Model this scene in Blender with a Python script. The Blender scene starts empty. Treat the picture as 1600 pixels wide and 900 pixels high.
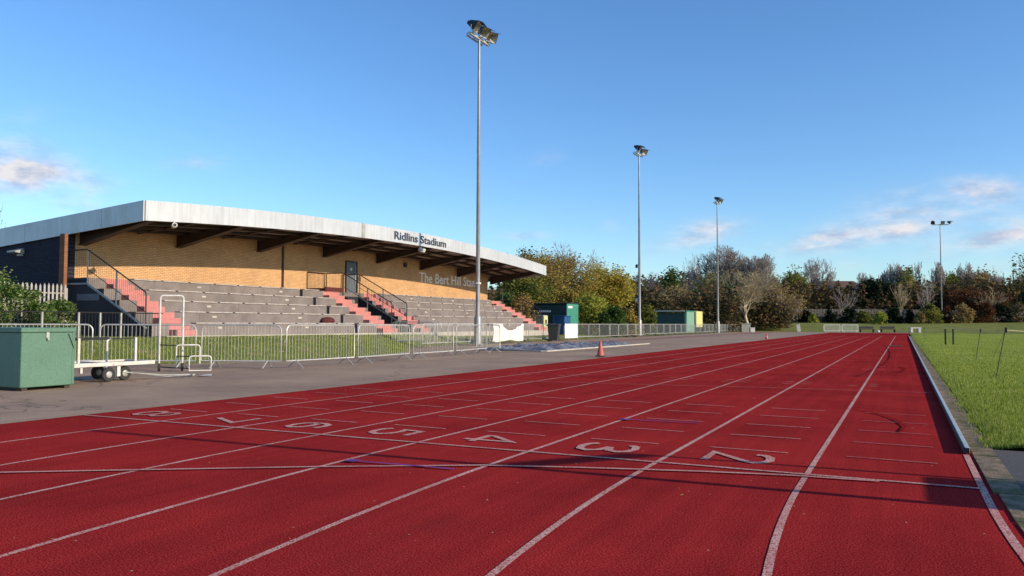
import bpy, math, random
import numpy as np
from mathutils import Vector, Matrix
random.seed(7)
rng = np.random.default_rng(11)
R = math.radians
col = bpy.context.scene.collection
scene = bpy.context.scene

# ------------------------------------------------------------------ camera
F = 1249.48
YAW, PITCH, ROLL = 0.4544, 0.0442, 0.0034
CAM = Vector((-0.5009, -6.8093, 1.1898))
fw = Vector((-math.sin(YAW)*math.cos(PITCH), math.cos(YAW)*math.cos(PITCH), math.sin(PITCH)))
rt = fw.cross(Vector((0, 0, 1))).normalized(); up = rt.cross(fw)
rr = rt*math.cos(ROLL) + up*math.sin(ROLL); uu = -rt*math.sin(ROLL) + up*math.cos(ROLL)
cd = bpy.data.cameras.new("camera"); cam = bpy.data.objects.new("camera", cd); col.objects.link(cam)
cd.sensor_width = 36; cd.lens = F/1600*36; cd.clip_end = 5000; cd.clip_start = .05
cam.matrix_world = Matrix(((rr.x, uu.x, -fw.x, CAM.x), (rr.y, uu.y, -fw.y, CAM.y), (rr.z, uu.z, -fw.z, CAM.z), (0, 0, 0, 1)))
scene.camera = cam

def at(px, D, py=None):
    """world x, y (and height) of the point at picture column px, D metres away"""
    d = fw + rr*((px-800)/F) - (uu*((py-450)/F) if py is not None else Vector((0, 0, 0)))
    p = CAM + d*D
    return p
def ztop(py, D): return CAM.z + (508-py)*D/F

# ------------------------------------------------------------------ materials
def nt(name):
    m = bpy.data.materials.new(name); m.use_nodes = True
    t = m.node_tree; b = t.nodes["Principled BSDF"]
    return m, t, b
def N(t, kind, **kw):
    n = t.nodes.new(kind)
    for k, v in kw.items():
        if k in n.inputs: n.inputs[k].default_value = v
        else: setattr(n, k, v)
    return n
def c4(c): return (c[0], c[1], c[2], 1)
def ramp(t, stops, interp='LINEAR'):
    r = t.nodes.new("ShaderNodeValToRGB"); r.color_ramp.interpolation = interp
    e = r.color_ramp.elements
    while len(e) < len(stops): e.new(.5)
    for i, (p, c) in enumerate(stops):
        e[i].position = p; e[i].color = c4(c) if len(c) == 3 else c
    return r
def mixc(t, fac, a, b, mode='MIX'):
    m = t.nodes.new("ShaderNodeMix"); m.data_type = 'RGBA'; m.blend_type = mode
    for idx, v in ((0, fac), (6, a), (7, b)):
        if isinstance(v, (int, float)): m.inputs[idx].default_value = v
        elif isinstance(v, tuple): m.inputs[idx].default_value = c4(v)
        else: t.links.new(v, m.inputs[idx])
    return m.outputs[2]
def noise(t, scale, detail=4, rough=.6, vec=None):
    n = N(t, "ShaderNodeTexNoise", Scale=scale, Detail=detail, Roughness=rough)
    if vec is None:
        g = t.nodes.new("ShaderNodeNewGeometry"); vec = g.outputs["Position"]
    t.links.new(vec, n.inputs["Vector"]); return n.outputs["Fac"]
def bump(t, b, h, strength=.3, dist=.02):
    n = N(t, "ShaderNodeBump", Strength=strength, Distance=dist)
    t.links.new(h, n.inputs["Height"]); t.links.new(n.outputs[0], b.inputs["Normal"])
def mat(name, c1, c2=None, scale=3, rough=.7, metal=0, bmp=0, fine=40, spec=.5, lo=.35, hi=.65, dirt=None):
    m, t, b = nt(name)
    b.inputs["Roughness"].default_value = rough; b.inputs["Metallic"].default_value = metal
    b.inputs["Specular IOR Level"].default_value = spec
    c2 = c2 or tuple(x*.7 for x in c1)
    n1 = noise(t, scale, 5, .65)
    r = ramp(t, [(lo, c1), (hi, c2)]); t.links.new(n1, r.inputs[0])
    out = r.outputs[0]
    n2 = noise(t, fine, 3, .6)
    r2 = ramp(t, [(.3, (.8, .8, .8)), (.7, (1.1, 1.1, 1.1))]); t.links.new(n2, r2.inputs[0])
    out = mixc(t, 1.0, out, r2.outputs[0], 'MULTIPLY')
    if dirt:
        n3 = noise(t, dirt[1], 6, .7); r3 = ramp(t, [(dirt[2], (0, 0, 0)), (dirt[2]+.12, (1, 1, 1))]); t.links.new(n3, r3.inputs[0])
        out = mixc(t, r3.outputs[0], out, dirt[0])
    t.links.new(out, b.inputs["Base Color"])
    if bmp: bump(t, b, n2, bmp, .02)
    return m
M = {}
# running track: granular red rubber
def track_mat(name, line=False, base=None):
    m, t, b = nt(name)
    b.inputs["Roughness"].default_value = 1; b.inputs["Specular IOR Level"].default_value = .0
    g1 = noise(t, 100, 3, .8)
    r = ramp(t, [(.37, (.125, .008, .009)), (.5, (.335, .018, .0185)), (.62, (.53, .072, .064))]); t.links.new(g1, r.inputs[0])
    n2 = noise(t, .55, 5, .6); r2 = ramp(t, [(.3, (.74, .74, .80)), (.7, (1.16, 1.12, 1.08))]); t.links.new(n2, r2.inputs[0])
    c = mixc(t, 1, r.outputs[0], r2.outputs[0], 'MULTIPLY')
    # streaky wear along the lanes
    mp = N(t, "ShaderNodeMapping"); mp.inputs["Scale"].default_value = (6, .12, 1)
    g = t.nodes.new("ShaderNodeNewGeometry"); t.links.new(g.outputs["Position"], mp.inputs[0])
    n5 = noise(t, 1.0, 4, .6, mp.outputs[0]); r5 = ramp(t, [(.35, (.9, .9, .92)), (.65, (1.08, 1.07, 1.06))]); t.links.new(n5, r5.inputs[0])
    c = mixc(t, 1, c, r5.outputs[0], 'MULTIPLY')
    nd = noise(t, .9, 7, .7); rd = ramp(t, [(.56, (0, 0, 0)), (.72, (.32, .32, .32))]); t.links.new(nd, rd.inputs[0])
    c = mixc(t, rd.outputs[0], c, (.15, .03, .028))
    # pale crumbs and dark specks
    v = N(t, "ShaderNodeTexVoronoi", Scale=8.0); t.links.new(g.outputs["Position"], v.inputs["Vector"])
    r3 = ramp(t, [(.0, (1, 1, 1)), (.045, (.9, .9, .9)), (.06, (0, 0, 0))]); t.links.new(v.outputs["Distance"], r3.inputs[0])
    n6 = noise(t, 2.3, 3); r6 = ramp(t, [(.52, (0, 0, 0)), (.56, (1, 1, 1))]); t.links.new(n6, r6.inputs[0])
    k = N(t, "ShaderNodeMath", operation='MULTIPLY'); t.links.new(r3.outputs[0], k.inputs[0]); t.links.new(r6.outputs[0], k.inputs[1])
    c = mixc(t, k.outputs[0], c, (.5, .38, .25))
    if line:
        nn = noise(t, 85, 3, .7); rl = ramp(t, [(.41, (0, 0, 0)), (.50, (1, 1, 1))]); t.links.new(nn, rl.inputs[0])
        nw = noise(t, 1.3, 4, .7); rw = ramp(t, [(.25, (.45, .45, .45)), (.6, (1, 1, 1))]); t.links.new(nw, rw.inputs[0])
        kk = N(t, "ShaderNodeMath", operation='MULTIPLY'); t.links.new(rl.outputs[0], kk.inputs[0]); t.links.new(rw.outputs[0], kk.inputs[1])
        c = mixc(t, kk.outputs[0], c, base or (.68, .44, .37))
    t.links.new(c, b.inputs["Base Color"])
    bump(t, b, g1, .28, .004)
    return m
M['track'] = track_mat('red_track_rubber')
M['line'] = track_mat('worn_white_paint', True)
M['faint'] = track_mat('faint_paint', True, (.50, .26, .24))
M['bluep'] = track_mat('blue_paint', True, (.05, .10, .42))
M['scuff'] = track_mat('dark_scuff', True, (.20, .009, .010))

def tarmac_mat(name, a, b_, stain, sc=120):
    m, t, b = nt(name); b.inputs["Roughness"].default_value = .9; b.inputs["Specular IOR Level"].default_value = .3
    n1 = noise(t, sc, 3, .6); r = ramp(t, [(.3, a), (.7, b_)]); t.links.new(n1, r.inputs[0])
    n2 = noise(t, .35, 6, .65); r2 = ramp(t, [(.35, (.72, .70, .70)), (.65, (1.12, 1.1, 1.05))]); t.links.new(n2, r2.inputs[0])
    c = mixc(t, 1, r.outputs[0], r2.outputs[0], 'MULTIPLY')
    n3 = noise(t, 1.7, 6, .75); r3 = ramp(t, [(.60, (0, 0, 0)), (.75, (.7, .7, .7))]); t.links.new(n3, r3.inputs[0])
    c = mixc(t, r3.outputs[0], c, stain)
    g = t.nodes.new("ShaderNodeNewGeometry")
    v = N(t, "ShaderNodeTexVoronoi", Scale=5.0); t.links.new(g.outputs["Position"], v.inputs["Vector"])
    r4 = ramp(t, [(.0, (1, 1, 1)), (.05, (.8, .8, .8)), (.07, (0, 0, 0))]); t.links.new(v.outputs["Distance"], r4.inputs[0])
    n7 = noise(t, 1.1, 3); r7 = ramp(t, [(.5, (0, 0, 0)), (.6, (1, 1, 1))]); t.links.new(n7, r7.inputs[0])
    k = N(t, "ShaderNodeMath", operation='MULTIPLY'); t.links.new(r4.outputs[0], k.inputs[0]); t.links.new(r7.outputs[0], k.inputs[1])
    c = mixc(t, k.outputs[0], c, (.5, .42, .22))
    vc = N(t, "ShaderNodeTexVoronoi", Scale=.22, feature='DISTANCE_TO_EDGE'); wv = N(t, "ShaderNodeTexNoise", Scale=1.5, Detail=5.0)
    t.links.new(g.outputs["Position"], wv.inputs["Vector"]); ad = t.nodes.new("ShaderNodeVectorMath"); ad.operation = 'MULTIPLY_ADD'
    t.links.new(wv.outputs["Color"], ad.inputs[0]); ad.inputs[1].default_value = (.9, .9, .9); t.links.new(g.outputs["Position"], ad.inputs[2]); t.links.new(ad.outputs[0], vc.inputs["Vector"])
    rc_ = ramp(t, [(.0, (.75, .75, .75)), (.003, (.3, .3, .3)), (.006, (0, 0, 0))]); t.links.new(vc.outputs["Distance"], rc_.inputs[0])
    c = mixc(t, rc_.outputs[0], c, (.06, .05, .035))
    t.links.new(c, b.inputs["Base Color"]); bump(t, b, n1, .5, .008); return m
M['apron'] = tarmac_mat('weathered_tarmac', (.245, .165, .108), (.48, .34, .235), (.18, .125, .08))
M['runway'] = tarmac_mat('faded_red_tarmac', (.24, .12, .10), (.36, .19, .16), (.2, .1, .08))
M['tarmac2'] = tarmac_mat('dark_tarmac', (.07, .065, .06), (.15, .14, .13), (.06, .055, .05))
M['slab'] = mat('mossy_concrete', (.30, .20, .12), (.15, .105, .06), 7, .95, bmp=.6, fine=70, dirt=((.09, .085, .02), 3.5, .47))
M['concrete'] = mat('grey_concrete', (.235, .20, .182), (.165, .138, .126), 1.2, .9, bmp=.3, fine=25, dirt=((.17, .14, .13), 2.5, .60))
M['paleconc'] = mat('pale_concrete', (.55, .50, .42), (.42, .38, .32), 2, .9, bmp=.2)
M['pink'] = mat('pink_step_paint', (.56, .215, .19), (.45, .17, .15), 3, .8, fine=30, dirt=((.4, .2, .18), 4, .62))
M['nosing'] = mat('weathered_timber', (.55, .50, .46), (.34, .30, .28), 5, .8)
M['galv'] = mat('galvanised_steel', (.66, .64, .58), (.50, .48, .43), 6, .45, .35, fine=60)
M['galvold'] = mat('dull_galvanised_steel', (.48, .48, .44), (.34, .34, .31), 5, .55, .3, fine=60)
M['white'] = mat('white_paint', (.70, .68, .62), (.56, .53, .46), 6, .5, dirt=((.34, .26, .19), 9, .58))
M['whitesheet'] = mat('white_sheet', (.78, .77, .74), (.60, .60, .60), 2.5, .7)
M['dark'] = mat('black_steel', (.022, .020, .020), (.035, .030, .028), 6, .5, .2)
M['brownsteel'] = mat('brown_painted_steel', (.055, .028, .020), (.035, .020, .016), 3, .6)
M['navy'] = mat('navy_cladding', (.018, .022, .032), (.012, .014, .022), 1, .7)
M['letters'] = mat('navy_letters', (.02, .05, .11), None, 3, .5)
M['beige'] = mat('beige_letters', (.95, .88, .82), (.92, .84, .78), 3, .6)
M['greybox'] = mat('grey_louvre', (.16, .165, .18), None, 3, .6)
M['doorp'] = mat('grey_door_paint', (.13, .15, .18), (.10, .12, .15), 2, .5)
M['greenbox'] = mat('green_cabinet_paint', (.105, .215, .145), (.085, .18, .12), 1.2, .5, fine=40, dirt=((.10, .10, .05), 3.5, .68))
M['greendk'] = mat('darkened_green_paint', (.012, .055, .050), (.010, .04, .038), 2, .5)  # green with shade put into the colour, for faces out of the sun
M['greenlt'] = mat('lit_green_panel', (.06, .30, .20), (.05, .24, .16), 3, .5)
M['shelter'] = mat('shelter_green', (.20, .38, .27), (.16, .31, .22), 2, .6)
M['blue'] = mat('blue_crate', (.015, .10, .25), (.010, .07, .18), 3, .4)
M['yellow'] = mat('yellow_board', (.74, .68, .26), (.66, .60, .22), 3, .5)
M['yellowpale'] = mat('pale_yellow_door', (.74, .70, .30), None, 3, .5)
M['orange'] = mat('faded_orange_cone', (.60, .14, .09), (.48, .10, .07), 5, .6)
M['rubber'] = mat('black_rubber', (.018, .017, .016), (.03, .028, .026), 8, .7)
M['tarp'] = mat('grey_blue_tarp', (.20, .205, .225), (.055, .06, .08), .9, .6, lo=.44, hi=.58)
M['bin'] = mat('dark_wheelie_bin', (.045, .05, .045), None, 3, .5)
M['timber'] = mat('brown_timber', (.06, .040, .028), (.035, .025, .018), 4, .8)
M['maroon'] = mat('maroon_cloth', (.12, .02, .02), (.06, .012, .012), 8, .9)
M['pale'] = mat('pale_palisade', (.46, .43, .39), (.33, .30, .27), 4, .6, .2)
M['farpale'] = mat('grey_palisade', (.17, .155, .14), (.085, .08, .075), 2, .6, .2)
M['rooftile'] = mat('brown_roof_tiles', (.16, .085, .06), (.11, .06, .045), 1, .8)
M['housewall'] = mat('house_brick', (.30, .19, .14), None, 2, .8)
M['dkgreenpost'] = mat('dark_green_post', (.02, .045, .02), None, 4, .6)
M['rope'] = mat('cream_rope', (.60, .52, .30), None, 4, .8)
M['capsteel'] = mat('lamp_housing', (.05, .052, .06), (.03, .03, .036), 6, .4, .4)
M['grimebox'] = mat('grey_planter', (.38, .38, .33), (.28, .28, .24), 3, .8)
# soffit
M['soffit'] = mat('pale_soffit_sheet', (.46, .35, .29), (.34, .25, .20), .7, .7)
def glass_front():
    m, t, b = nt('floodlight_glass'); b.inputs["Roughness"].default_value = .18; b.inputs["Metallic"].default_value = .75
    n = noise(t, 6, 3); r = ramp(t, [(.35, (.75, .76, .70)), (.65, (.30, .31, .28))]); t.links.new(n, r.inputs[0])
    t.links.new(r.outputs[0], b.inputs["Base Color"]); return m
M['lampglass'] = mat('floodlight_reflector', (.62, .63, .58), (.34, .34, .32), 4, .45, .15)
M['mast'] = mat('mast_steel', (.40, .41, .42), (.30, .31, .32), 1.5, .5, .35)
M['farwhite'] = mat('white_barrier_paint', (.80, .80, .74), None, 3, .6)
def fascia_mat():
    m, t, b = nt('silver_fascia_sheet'); b.inputs["Roughness"].default_value = .5; b.inputs["Metallic"].default_value = .35
    n = noise(t, .6, 5, .7); r = ramp(t, [(.3, (.64, .65, .65)), (.7, (.52, .53, .54))]); t.links.new(n, r.inputs[0])
    mp = N(t, "ShaderNodeMapping"); mp.inputs["Scale"].default_value = (1, 3, .25)
    g = t.nodes.new("ShaderNodeNewGeometry"); t.links.new(g.outputs["Position"], mp.inputs[0])
    n2 = noise(t, 2.0, 5, .7, mp.outputs[0]); r2 = ramp(t, [(.4, (1.03, 1.03, 1.03)), (.75, (.80, .79, .77))]); t.links.new(n2, r2.inputs[0])
    t.links.new(mixc(t, 1, r.outputs[0], r2.outputs[0], 'MULTIPLY'), b.inputs["Base Color"]); return m
M['fascia'] = fascia_mat()
def brick_mat(name, c1, c2, mortar, axis):
    m, t, b = nt(name); b.inputs["Roughness"].default_value = .9; b.inputs["Specular IOR Level"].default_value = .2
    g = t.nodes.new("ShaderNodeNewGeometry"); s = t.nodes.new("ShaderNodeSeparateXYZ"); t.links.new(g.outputs["Position"], s.inputs[0])
    cb = t.nodes.new("ShaderNodeCombineXYZ"); t.links.new(s.outputs[axis], cb.inputs[0]); t.links.new(s.outputs[2], cb.inputs[1])
    br = N(t, "ShaderNodeTexBrick", Scale=1.0); t.links.new(cb.outputs[0], br.inputs["Vector"])
    br.inputs["Color1"].default_value = c4(c1); br.inputs["Color2"].default_value = c4(c2); br.inputs["Mortar"].default_value = c4(mortar)
    br.inputs["Mortar Size"].default_value = .011; br.inputs["Brick Width"].default_value = .225; br.inputs["Row Height"].default_value = .075
    br.inputs["Mortar Smooth"].default_value = .1; br.inputs["Bias"].default_value = -.1
    n = noise(t, .8, 5, .65); r = ramp(t, [(.3, (.86, .86, .86)), (.7, (1.08, 1.06, 1.02))]); t.links.new(n, r.inputs[0])
    t.links.new(mixc(t, 1, br.outputs["Color"], r.outputs[0], 'MULTIPLY'), b.inputs["Base Color"])
    bump(t, b, br.outputs["Fac"], -.3, .01); return m
M['brick'] = brick_mat('yellow_brick', (.66, .40, .205), (.53, .32, .16), (.33, .20, .11), 1)
M['brickx'] = brick_mat('brown_brick', (.36, .18, .10), (.28, .14, .08), (.2, .12, .08), 1)
M['brickpier'] = brick_mat('brown_pier_brick', (.32, .14, .07), (.24, .10, .05), (.16, .09, .06), 0)
M['brickside'] = brick_mat('brown_brick_side', (.36, .18, .10), (.28, .14, .08), (.2, .12, .08), 0)
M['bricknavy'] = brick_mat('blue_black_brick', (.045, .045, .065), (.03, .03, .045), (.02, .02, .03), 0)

def grass_ground(name, a, b_, c_, litter=None, sc=1.0):
    m, t, b = nt(name); b.inputs["Roughness"].default_value = .9; b.inputs["Specular IOR Level"].default_value = .15
    n1 = noise(t, 26*sc, 5, .75); r = ramp(t, [(.3, a), (.5, b_), (.7, c_)]); t.links.new(n1, r.inputs[0])
    n2 = noise(t, .45, 5, .65); r2 = ramp(t, [(.3, (.72, .76, .6)), (.7, (1.2, 1.15, 1.0))]); t.links.new(n2, r2.inputs[0])
    c = mixc(t, 1, r.outputs[0], r2.outputs[0], 'MULTIPLY')
    if litter:
        n3 = noise(t, litter[1], 6, .75); r3 = ramp(t, [(litter[2], (0, 0, 0)), (litter[2]+.1, (.85, .85, .85))]); t.links.new(n3, r3.inputs[0])
        c = mixc(t, r3.outputs[0], c, litter[0])
    t.links.new(c, b.inputs["Base Color"]); bump(t, b, n1, .9, .05); return m
M['infield'] = grass_ground('infield_turf', (.11, .16, .014), (.26, .32, .03), (.44, .46, .08))
M['verge'] = grass_ground('verge_turf', (.06, .10, .018), (.17, .21, .045), (.34, .32, .11), ((.38, .26, .14), .9, .56))
M['farbank'] = grass_ground('bank_turf', (.09, .12, .025), (.18, .20, .05), (.28, .27, .09), ((.12, .09, .05), .25, .60), .25)
M['plain'] = grass_ground('field_turf', (.05, .09, .02), (.09, .13, .03), (.14, .17, .05), None, .2)

def leaf_mat(name, cols, trans=.35, pos=None):
    m = bpy.data.materials.new(name); m.use_nodes = True; t = m.node_tree
    for n in list(t.nodes): t.nodes.remove(n)
    o = t.nodes.new("ShaderNodeOutputMaterial"); g = t.nodes.new("ShaderNodeNewGeometry")
    k = len(cols); r = ramp(t, [(i/max(1, k-1), c) for i, c in enumerate(cols)]); 
    if pos:
        n = noise(t, pos, 4, .6)
        mm = N(t, "ShaderNodeMath", operation='MULTIPLY_ADD'); t.links.new(n, mm.inputs[0]); mm.inputs[1].default_value = 2.6; mm.inputs[2].default_value = -.8
        ad = N(t, "ShaderNodeMath", operation='MULTIPLY_ADD'); t.links.new(g.outputs["Random Per Island"], ad.inputs[0]); ad.inputs[1].default_value = .4; ad.inputs[2].default_value = -.2
        s = N(t, "ShaderNodeMath", operation='ADD'); t.links.new(mm.outputs[0], s.inputs[0]); t.links.new(ad.outputs[0], s.inputs[1])
        t.links.new(s.outputs[0], r.inputs[0])
    else: t.links.new(g.outputs["Random Per Island"], r.inputs[0])
    d = t.nodes.new("ShaderNodeBsdfDiffuse"); tr = t.nodes.new("ShaderNodeBsdfTranslucent"); mx = t.nodes.new("ShaderNodeMixShader")
    mx.inputs[0].default_value = trans
    t.links.new(r.outputs[0], d.inputs[0]); t.links.new(r.outputs[0], tr.inputs[0])
    t.links.new(d.outputs[0], mx.inputs[1]); t.links.new(tr.outputs[0], mx.inputs[2]); t.links.new(mx.outputs[0], o.inputs[0])
    return m
L = {}
L['grass'] = leaf_mat('grass_blades', [(.07, .115, .013), (.19, .26, .03), (.34, .40, .06), (.56, .54, .20)])
L['gold'] = leaf_mat('golden_leaves', [(.20, .15, .03), (.38, .29, .05), (.52, .42, .07), (.24, .27, .06), (.42, .27, .05)], pos=.5)
L['rust'] = leaf_mat('rusty_leaves', [(.16, .11, .03), (.30, .20, .05), (.44, .33, .08), (.24, .24, .07), (.38, .22, .06)], pos=.6)
L['olive'] = leaf_mat('olive_leaves', [(0.062, 0.093, 0.023), (0.139, 0.171, 0.039), (0.264, 0.232, 0.054), (0.155, 0.186, 0.046)], pos=.5)
L['green'] = leaf_mat('green_leaves', [(0.026, 0.052, 0.016), (0.058, 0.104, 0.026), (0.104, 0.156, 0.039), (0.065, 0.117, 0.026)], pos=.6)
L['yelgreen'] = leaf_mat('yellow_green_leaves', [(0.130, 0.169, 0.026), (0.286, 0.312, 0.052), (0.416, 0.416, 0.078), (0.208, 0.247, 0.039)], pos=.8)
L['dark'] = leaf_mat('dark_evergreen_leaves', [(.008, .014, .010), (.016, .026, .016), (.03, .045, .022)], .15, pos=.5)
L['redbrown'] = leaf_mat('red_brown_leaves', [(0.060, 0.026, 0.017), (0.120, 0.054, 0.026), (0.192, 0.090, 0.042)], pos=.5)
L['tan'] = leaf_mat('tan_leaves', [(0.150, 0.112, 0.045), (0.270, 0.195, 0.075), (0.375, 0.270, 0.105), (0.180, 0.165, 0.060)], pos=.4)
L['hedge'] = leaf_mat('hedgerow_leaves', [(0.021, 0.027, 0.018), (0.051, 0.057, 0.030), (0.112, 0.093, 0.045), (0.195, 0.112, 0.060), (0.090, 0.105, 0.042), (0.024, 0.030, 0.022)], .2, pos=.16)
L['ivy'] = leaf_mat('ivy_leaves', [(0.024, 0.060, 0.014), (0.060, 0.132, 0.024), (0.144, 0.216, 0.048), (0.360, 0.384, 0.192)])
M['bark'] = mat('grey_brown_bark', (.16, .13, .10), (.10, .08, .065), 3, .9)
M['barklight'] = mat('pale_bark', (.62, .54, .38), (.46, .40, .28), 3, .9)
M['twig'] = mat('grey_twigs', (.36, .31, .27), (.24, .20, .18), 1, .9)
M['twigtan'] = mat('tan_twigs', (.44, .36, .21), (.30, .25, .14), .6, .9)

# ------------------------------------------------------------------ mesh helpers
class MB:
    def __init__(s): s.v = []; s.f = []
    def add(s, vs, fs):
        o = len(s.v); s.v += [tuple(v) for v in vs]; s.f += [tuple(i+o for i in f) for f in fs]; return s
    def box(s, x0, x1, y0, y1, z0, z1):
        return s.add([(x0,y0,z0),(x1,y0,z0),(x1,y1,z0),(x0,y1,z0),(x0,y0,z1),(x1,y0,z1),(x1,y1,z1),(x0,y1,z1)],
            [(0,3,2,1),(4,5,6,7),(0,1,5,4),(1,2,6,5),(2,3,7,6),(3,0,4,7)])
    def bbox(s, x0, x1, y0, y1, z0, z1, b=.01):
        """box with chamfered edges"""
        pts = []; fs = []
        X = (x0, x1); Y = (y0, y1); Z = (z0, z1); idx = {}
        for i in (0,1):
            for j in (0,1):
                for k in (0,1):
                    sx, sy, sz = (1-2*i), (1-2*j), (1-2*k)
                    for a in range(3):
                        p = [X[i]+sx*b, Y[j]+sy*b, Z[k]+sz*b]; p[a] = (X[i], Y[j], Z[k])[a]
                        idx[i,j,k,a] = len(pts); pts.append(p)
        for i in (0,1):
            fs.append([idx[i,j,k,0] for j,k in ((0,0),(1,0),(1,1),(0,1))][::(1 if i else -1)])
            fs.append([idx[j,i,k,1] for j,k in ((0,0),(0,1),(1,1),(1,0))][::(1 if i else -1)])
            fs.append([idx[j,k,i,2] for j,k in ((0,0),(1,0),(1,1),(0,1))][::(1 if i else -1)])
        for i in (0,1):
            for j in (0,1):
                fs.append([idx[i,j,0,0], idx[i,j,1,0], idx[i,j,1,1], idx[i,j,0,1]])
                fs.append([idx[i,0,j,0], idx[i,1,j,0], idx[i,1,j,2], idx[i,0,j,2]])
                fs.append([idx[0,i,j,1], idx[1,i,j,1], idx[1,i,j,2], idx[0,i,j,2]])
                for k in (0,1): fs.append([idx[i,j,k,0], idx[i,j,k,1], idx[i,j,k,2]])
        return s.add(pts, fs)
    def tube(s, pts, r, n=8, closed=False, r2=None, cap=True):
        P = [Vector(p) for p in pts]; m = len(P); rings = []
        prev = None
        for i, p in enumerate(P):
            if closed: d = P[(i+1) % m]-P[i-1]
            else: d = P[min(i+1, m-1)]-P[max(i-1, 0)]
            d.normalize()
            if prev is None:
                a = Vector((0,0,1)) if abs(d.z) < .9 else Vector((1,0,0))
                u = d.cross(a).normalized()
            else:
                u = (prev-d*prev.dot(d)).normalized()
            prev = u; w = d.cross(u)
            q = r if r2 is None else r+(r2-r)*i/(m-1)
            rings.append([p+u*q*math.cos(2*math.pi*k/n)+w*q*math.sin(2*math.pi*k/n) for k in range(n)])
        vs = [v for g in rings for v in g]; fs = []
        for i in range(m if closed else m-1):
            a = i*n; b = ((i+1) % m)*n
            for k in range(n): fs.append((a+k, a+(k+1)%n, b+(k+1)%n, b+k))
        if cap and not closed: fs += [tuple(range(n))[::-1], tuple(range((m-1)*n, m*n))]
        return s.add(vs, fs)
    def prism(s, poly, axis, a0, a1):
        """extrude polygon (list of 2D) along axis (0 x,1 y,2 z)"""
        def mk(p, a):
            return {0: (a, p[0], p[1]), 1: (p[0], a, p[1]), 2: (p[0], p[1], a)}[axis]
        n = len(poly); vs = [mk(p, a0) for p in poly]+[mk(p, a1) for p in poly]
        fs = [tuple(range(n))[::-1], tuple(range(n, 2*n))]+[(i, (i+1)%n, n+(i+1)%n, n+i) for i in range(n)]
        return s.add(vs, fs)
    def lathe(s, prof, n=24, c=(0,0,0), ax=2):
        vs = []; fs = []
        for (r, h) in prof:
            for k in range(n):
                a = 2*math.pi*k/n; p = [r*math.cos(a), r*math.sin(a), h]
                if ax == 0: p = [h, r*math.cos(a), r*math.sin(a)]
                if ax == 1: p = [r*math.cos(a), h, r*math.sin(a)]
                vs.append((p[0]+c[0], p[1]+c[1], p[2]+c[2]))
        for i in range(len(prof)-1):
            for k in range(n): fs.append((i*n+k, i*n+(k+1)%n, (i+1)*n+(k+1)%n, (i+1)*n+k))
        fs += [tuple(range(n))[::-1], tuple(range((len(prof)-1)*n, len(prof)*n))]
        return s.add(vs, fs)
    def xf(s, mtx):
        s.v = [tuple(mtx @ Vector(v)) for v in s.v]; return s
def props(o, label=None, cat=None, group=None, kind=None):
    if label: o['label'] = label
    if cat: o['category'] = cat
    if group: o['group'] = group
    if kind: o['kind'] = kind
    return o
def base_of(p):
    v = Vector((0,0,0))
    while p is not None: v = v+p.location; p = p.parent
    return v
def obj(name, mb, m, parent=None, world=False, smooth=False, loc=None):
    me = bpy.data.meshes.new(name)
    vs = mb.v
    if world and parent is not None:
        b = base_of(parent); vs = [(v[0]-b.x, v[1]-b.y, v[2]-b.z) for v in vs]
    me.from_pydata(vs, [], mb.f)
    me.materials.append(m); me.update()
    import bmesh
    if len(mb.f) < 30000:
        bm = bmesh.new(); bm.from_mesh(me); bmesh.ops.recalc_face_normals(bm, faces=bm.faces); bm.to_mesh(me); bm.free()
    if smooth:
        me.polygons.foreach_set('use_smooth', [True]*len(me.polygons)); me.set_sharp_from_angle(angle=R(40))
    o = bpy.data.objects.new(name, me); col.objects.link(o)
    if parent: o.parent = parent
    if loc: o.location = loc
    return o
def npobj(name, V, Fq, m, parent=None, k=4):
    """mesh from numpy: V (n,3), Fq (m,k)"""
    me = bpy.data.meshes.new(name); V = np.ascontiguousarray(V, np.float32); Fq = np.ascontiguousarray(Fq, np.int32)
    me.vertices.add(len(V)); me.vertices.foreach_set('co', V.ravel())
    nf = len(Fq); me.loops.add(nf*k); me.loops.foreach_set('vertex_index', Fq.ravel())
    me.polygons.add(nf); me.polygons.foreach_set('loop_start', np.arange(0, nf*k, k, dtype=np.int32))
    me.update(calc_edges=True); me.materials.append(m)
    o = bpy.data.objects.new(name, me); col.objects.link(o)
    if parent: o.parent = parent
    return o
def thing(name, label, cat, loc=(0,0,0), rz=0, group=None):
    o = bpy.data.objects.new(name, None); col.objects.link(o); o.location = loc; o.rotation_euler = (0,0,rz); o.empty_display_size = .3
    return props(o, label, cat, group)
def kids(o): return [c for c in col.objects if c.parent is o]
def dup(root, loc, rz=0, label=None, group=None, sc=None):
    r = root.copy(); col.objects.link(r); r.location = loc; r.rotation_euler = (0,0,rz)
    if label: r['label'] = label
    if group: r['group'] = group
    if sc: r.scale = sc
    for c in kids(root):
        d = c.copy(); col.objects.link(d); d.parent = r
        for g in kids(c):
            e = g.copy(); col.objects.link(e); e.parent = d
    return r

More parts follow.
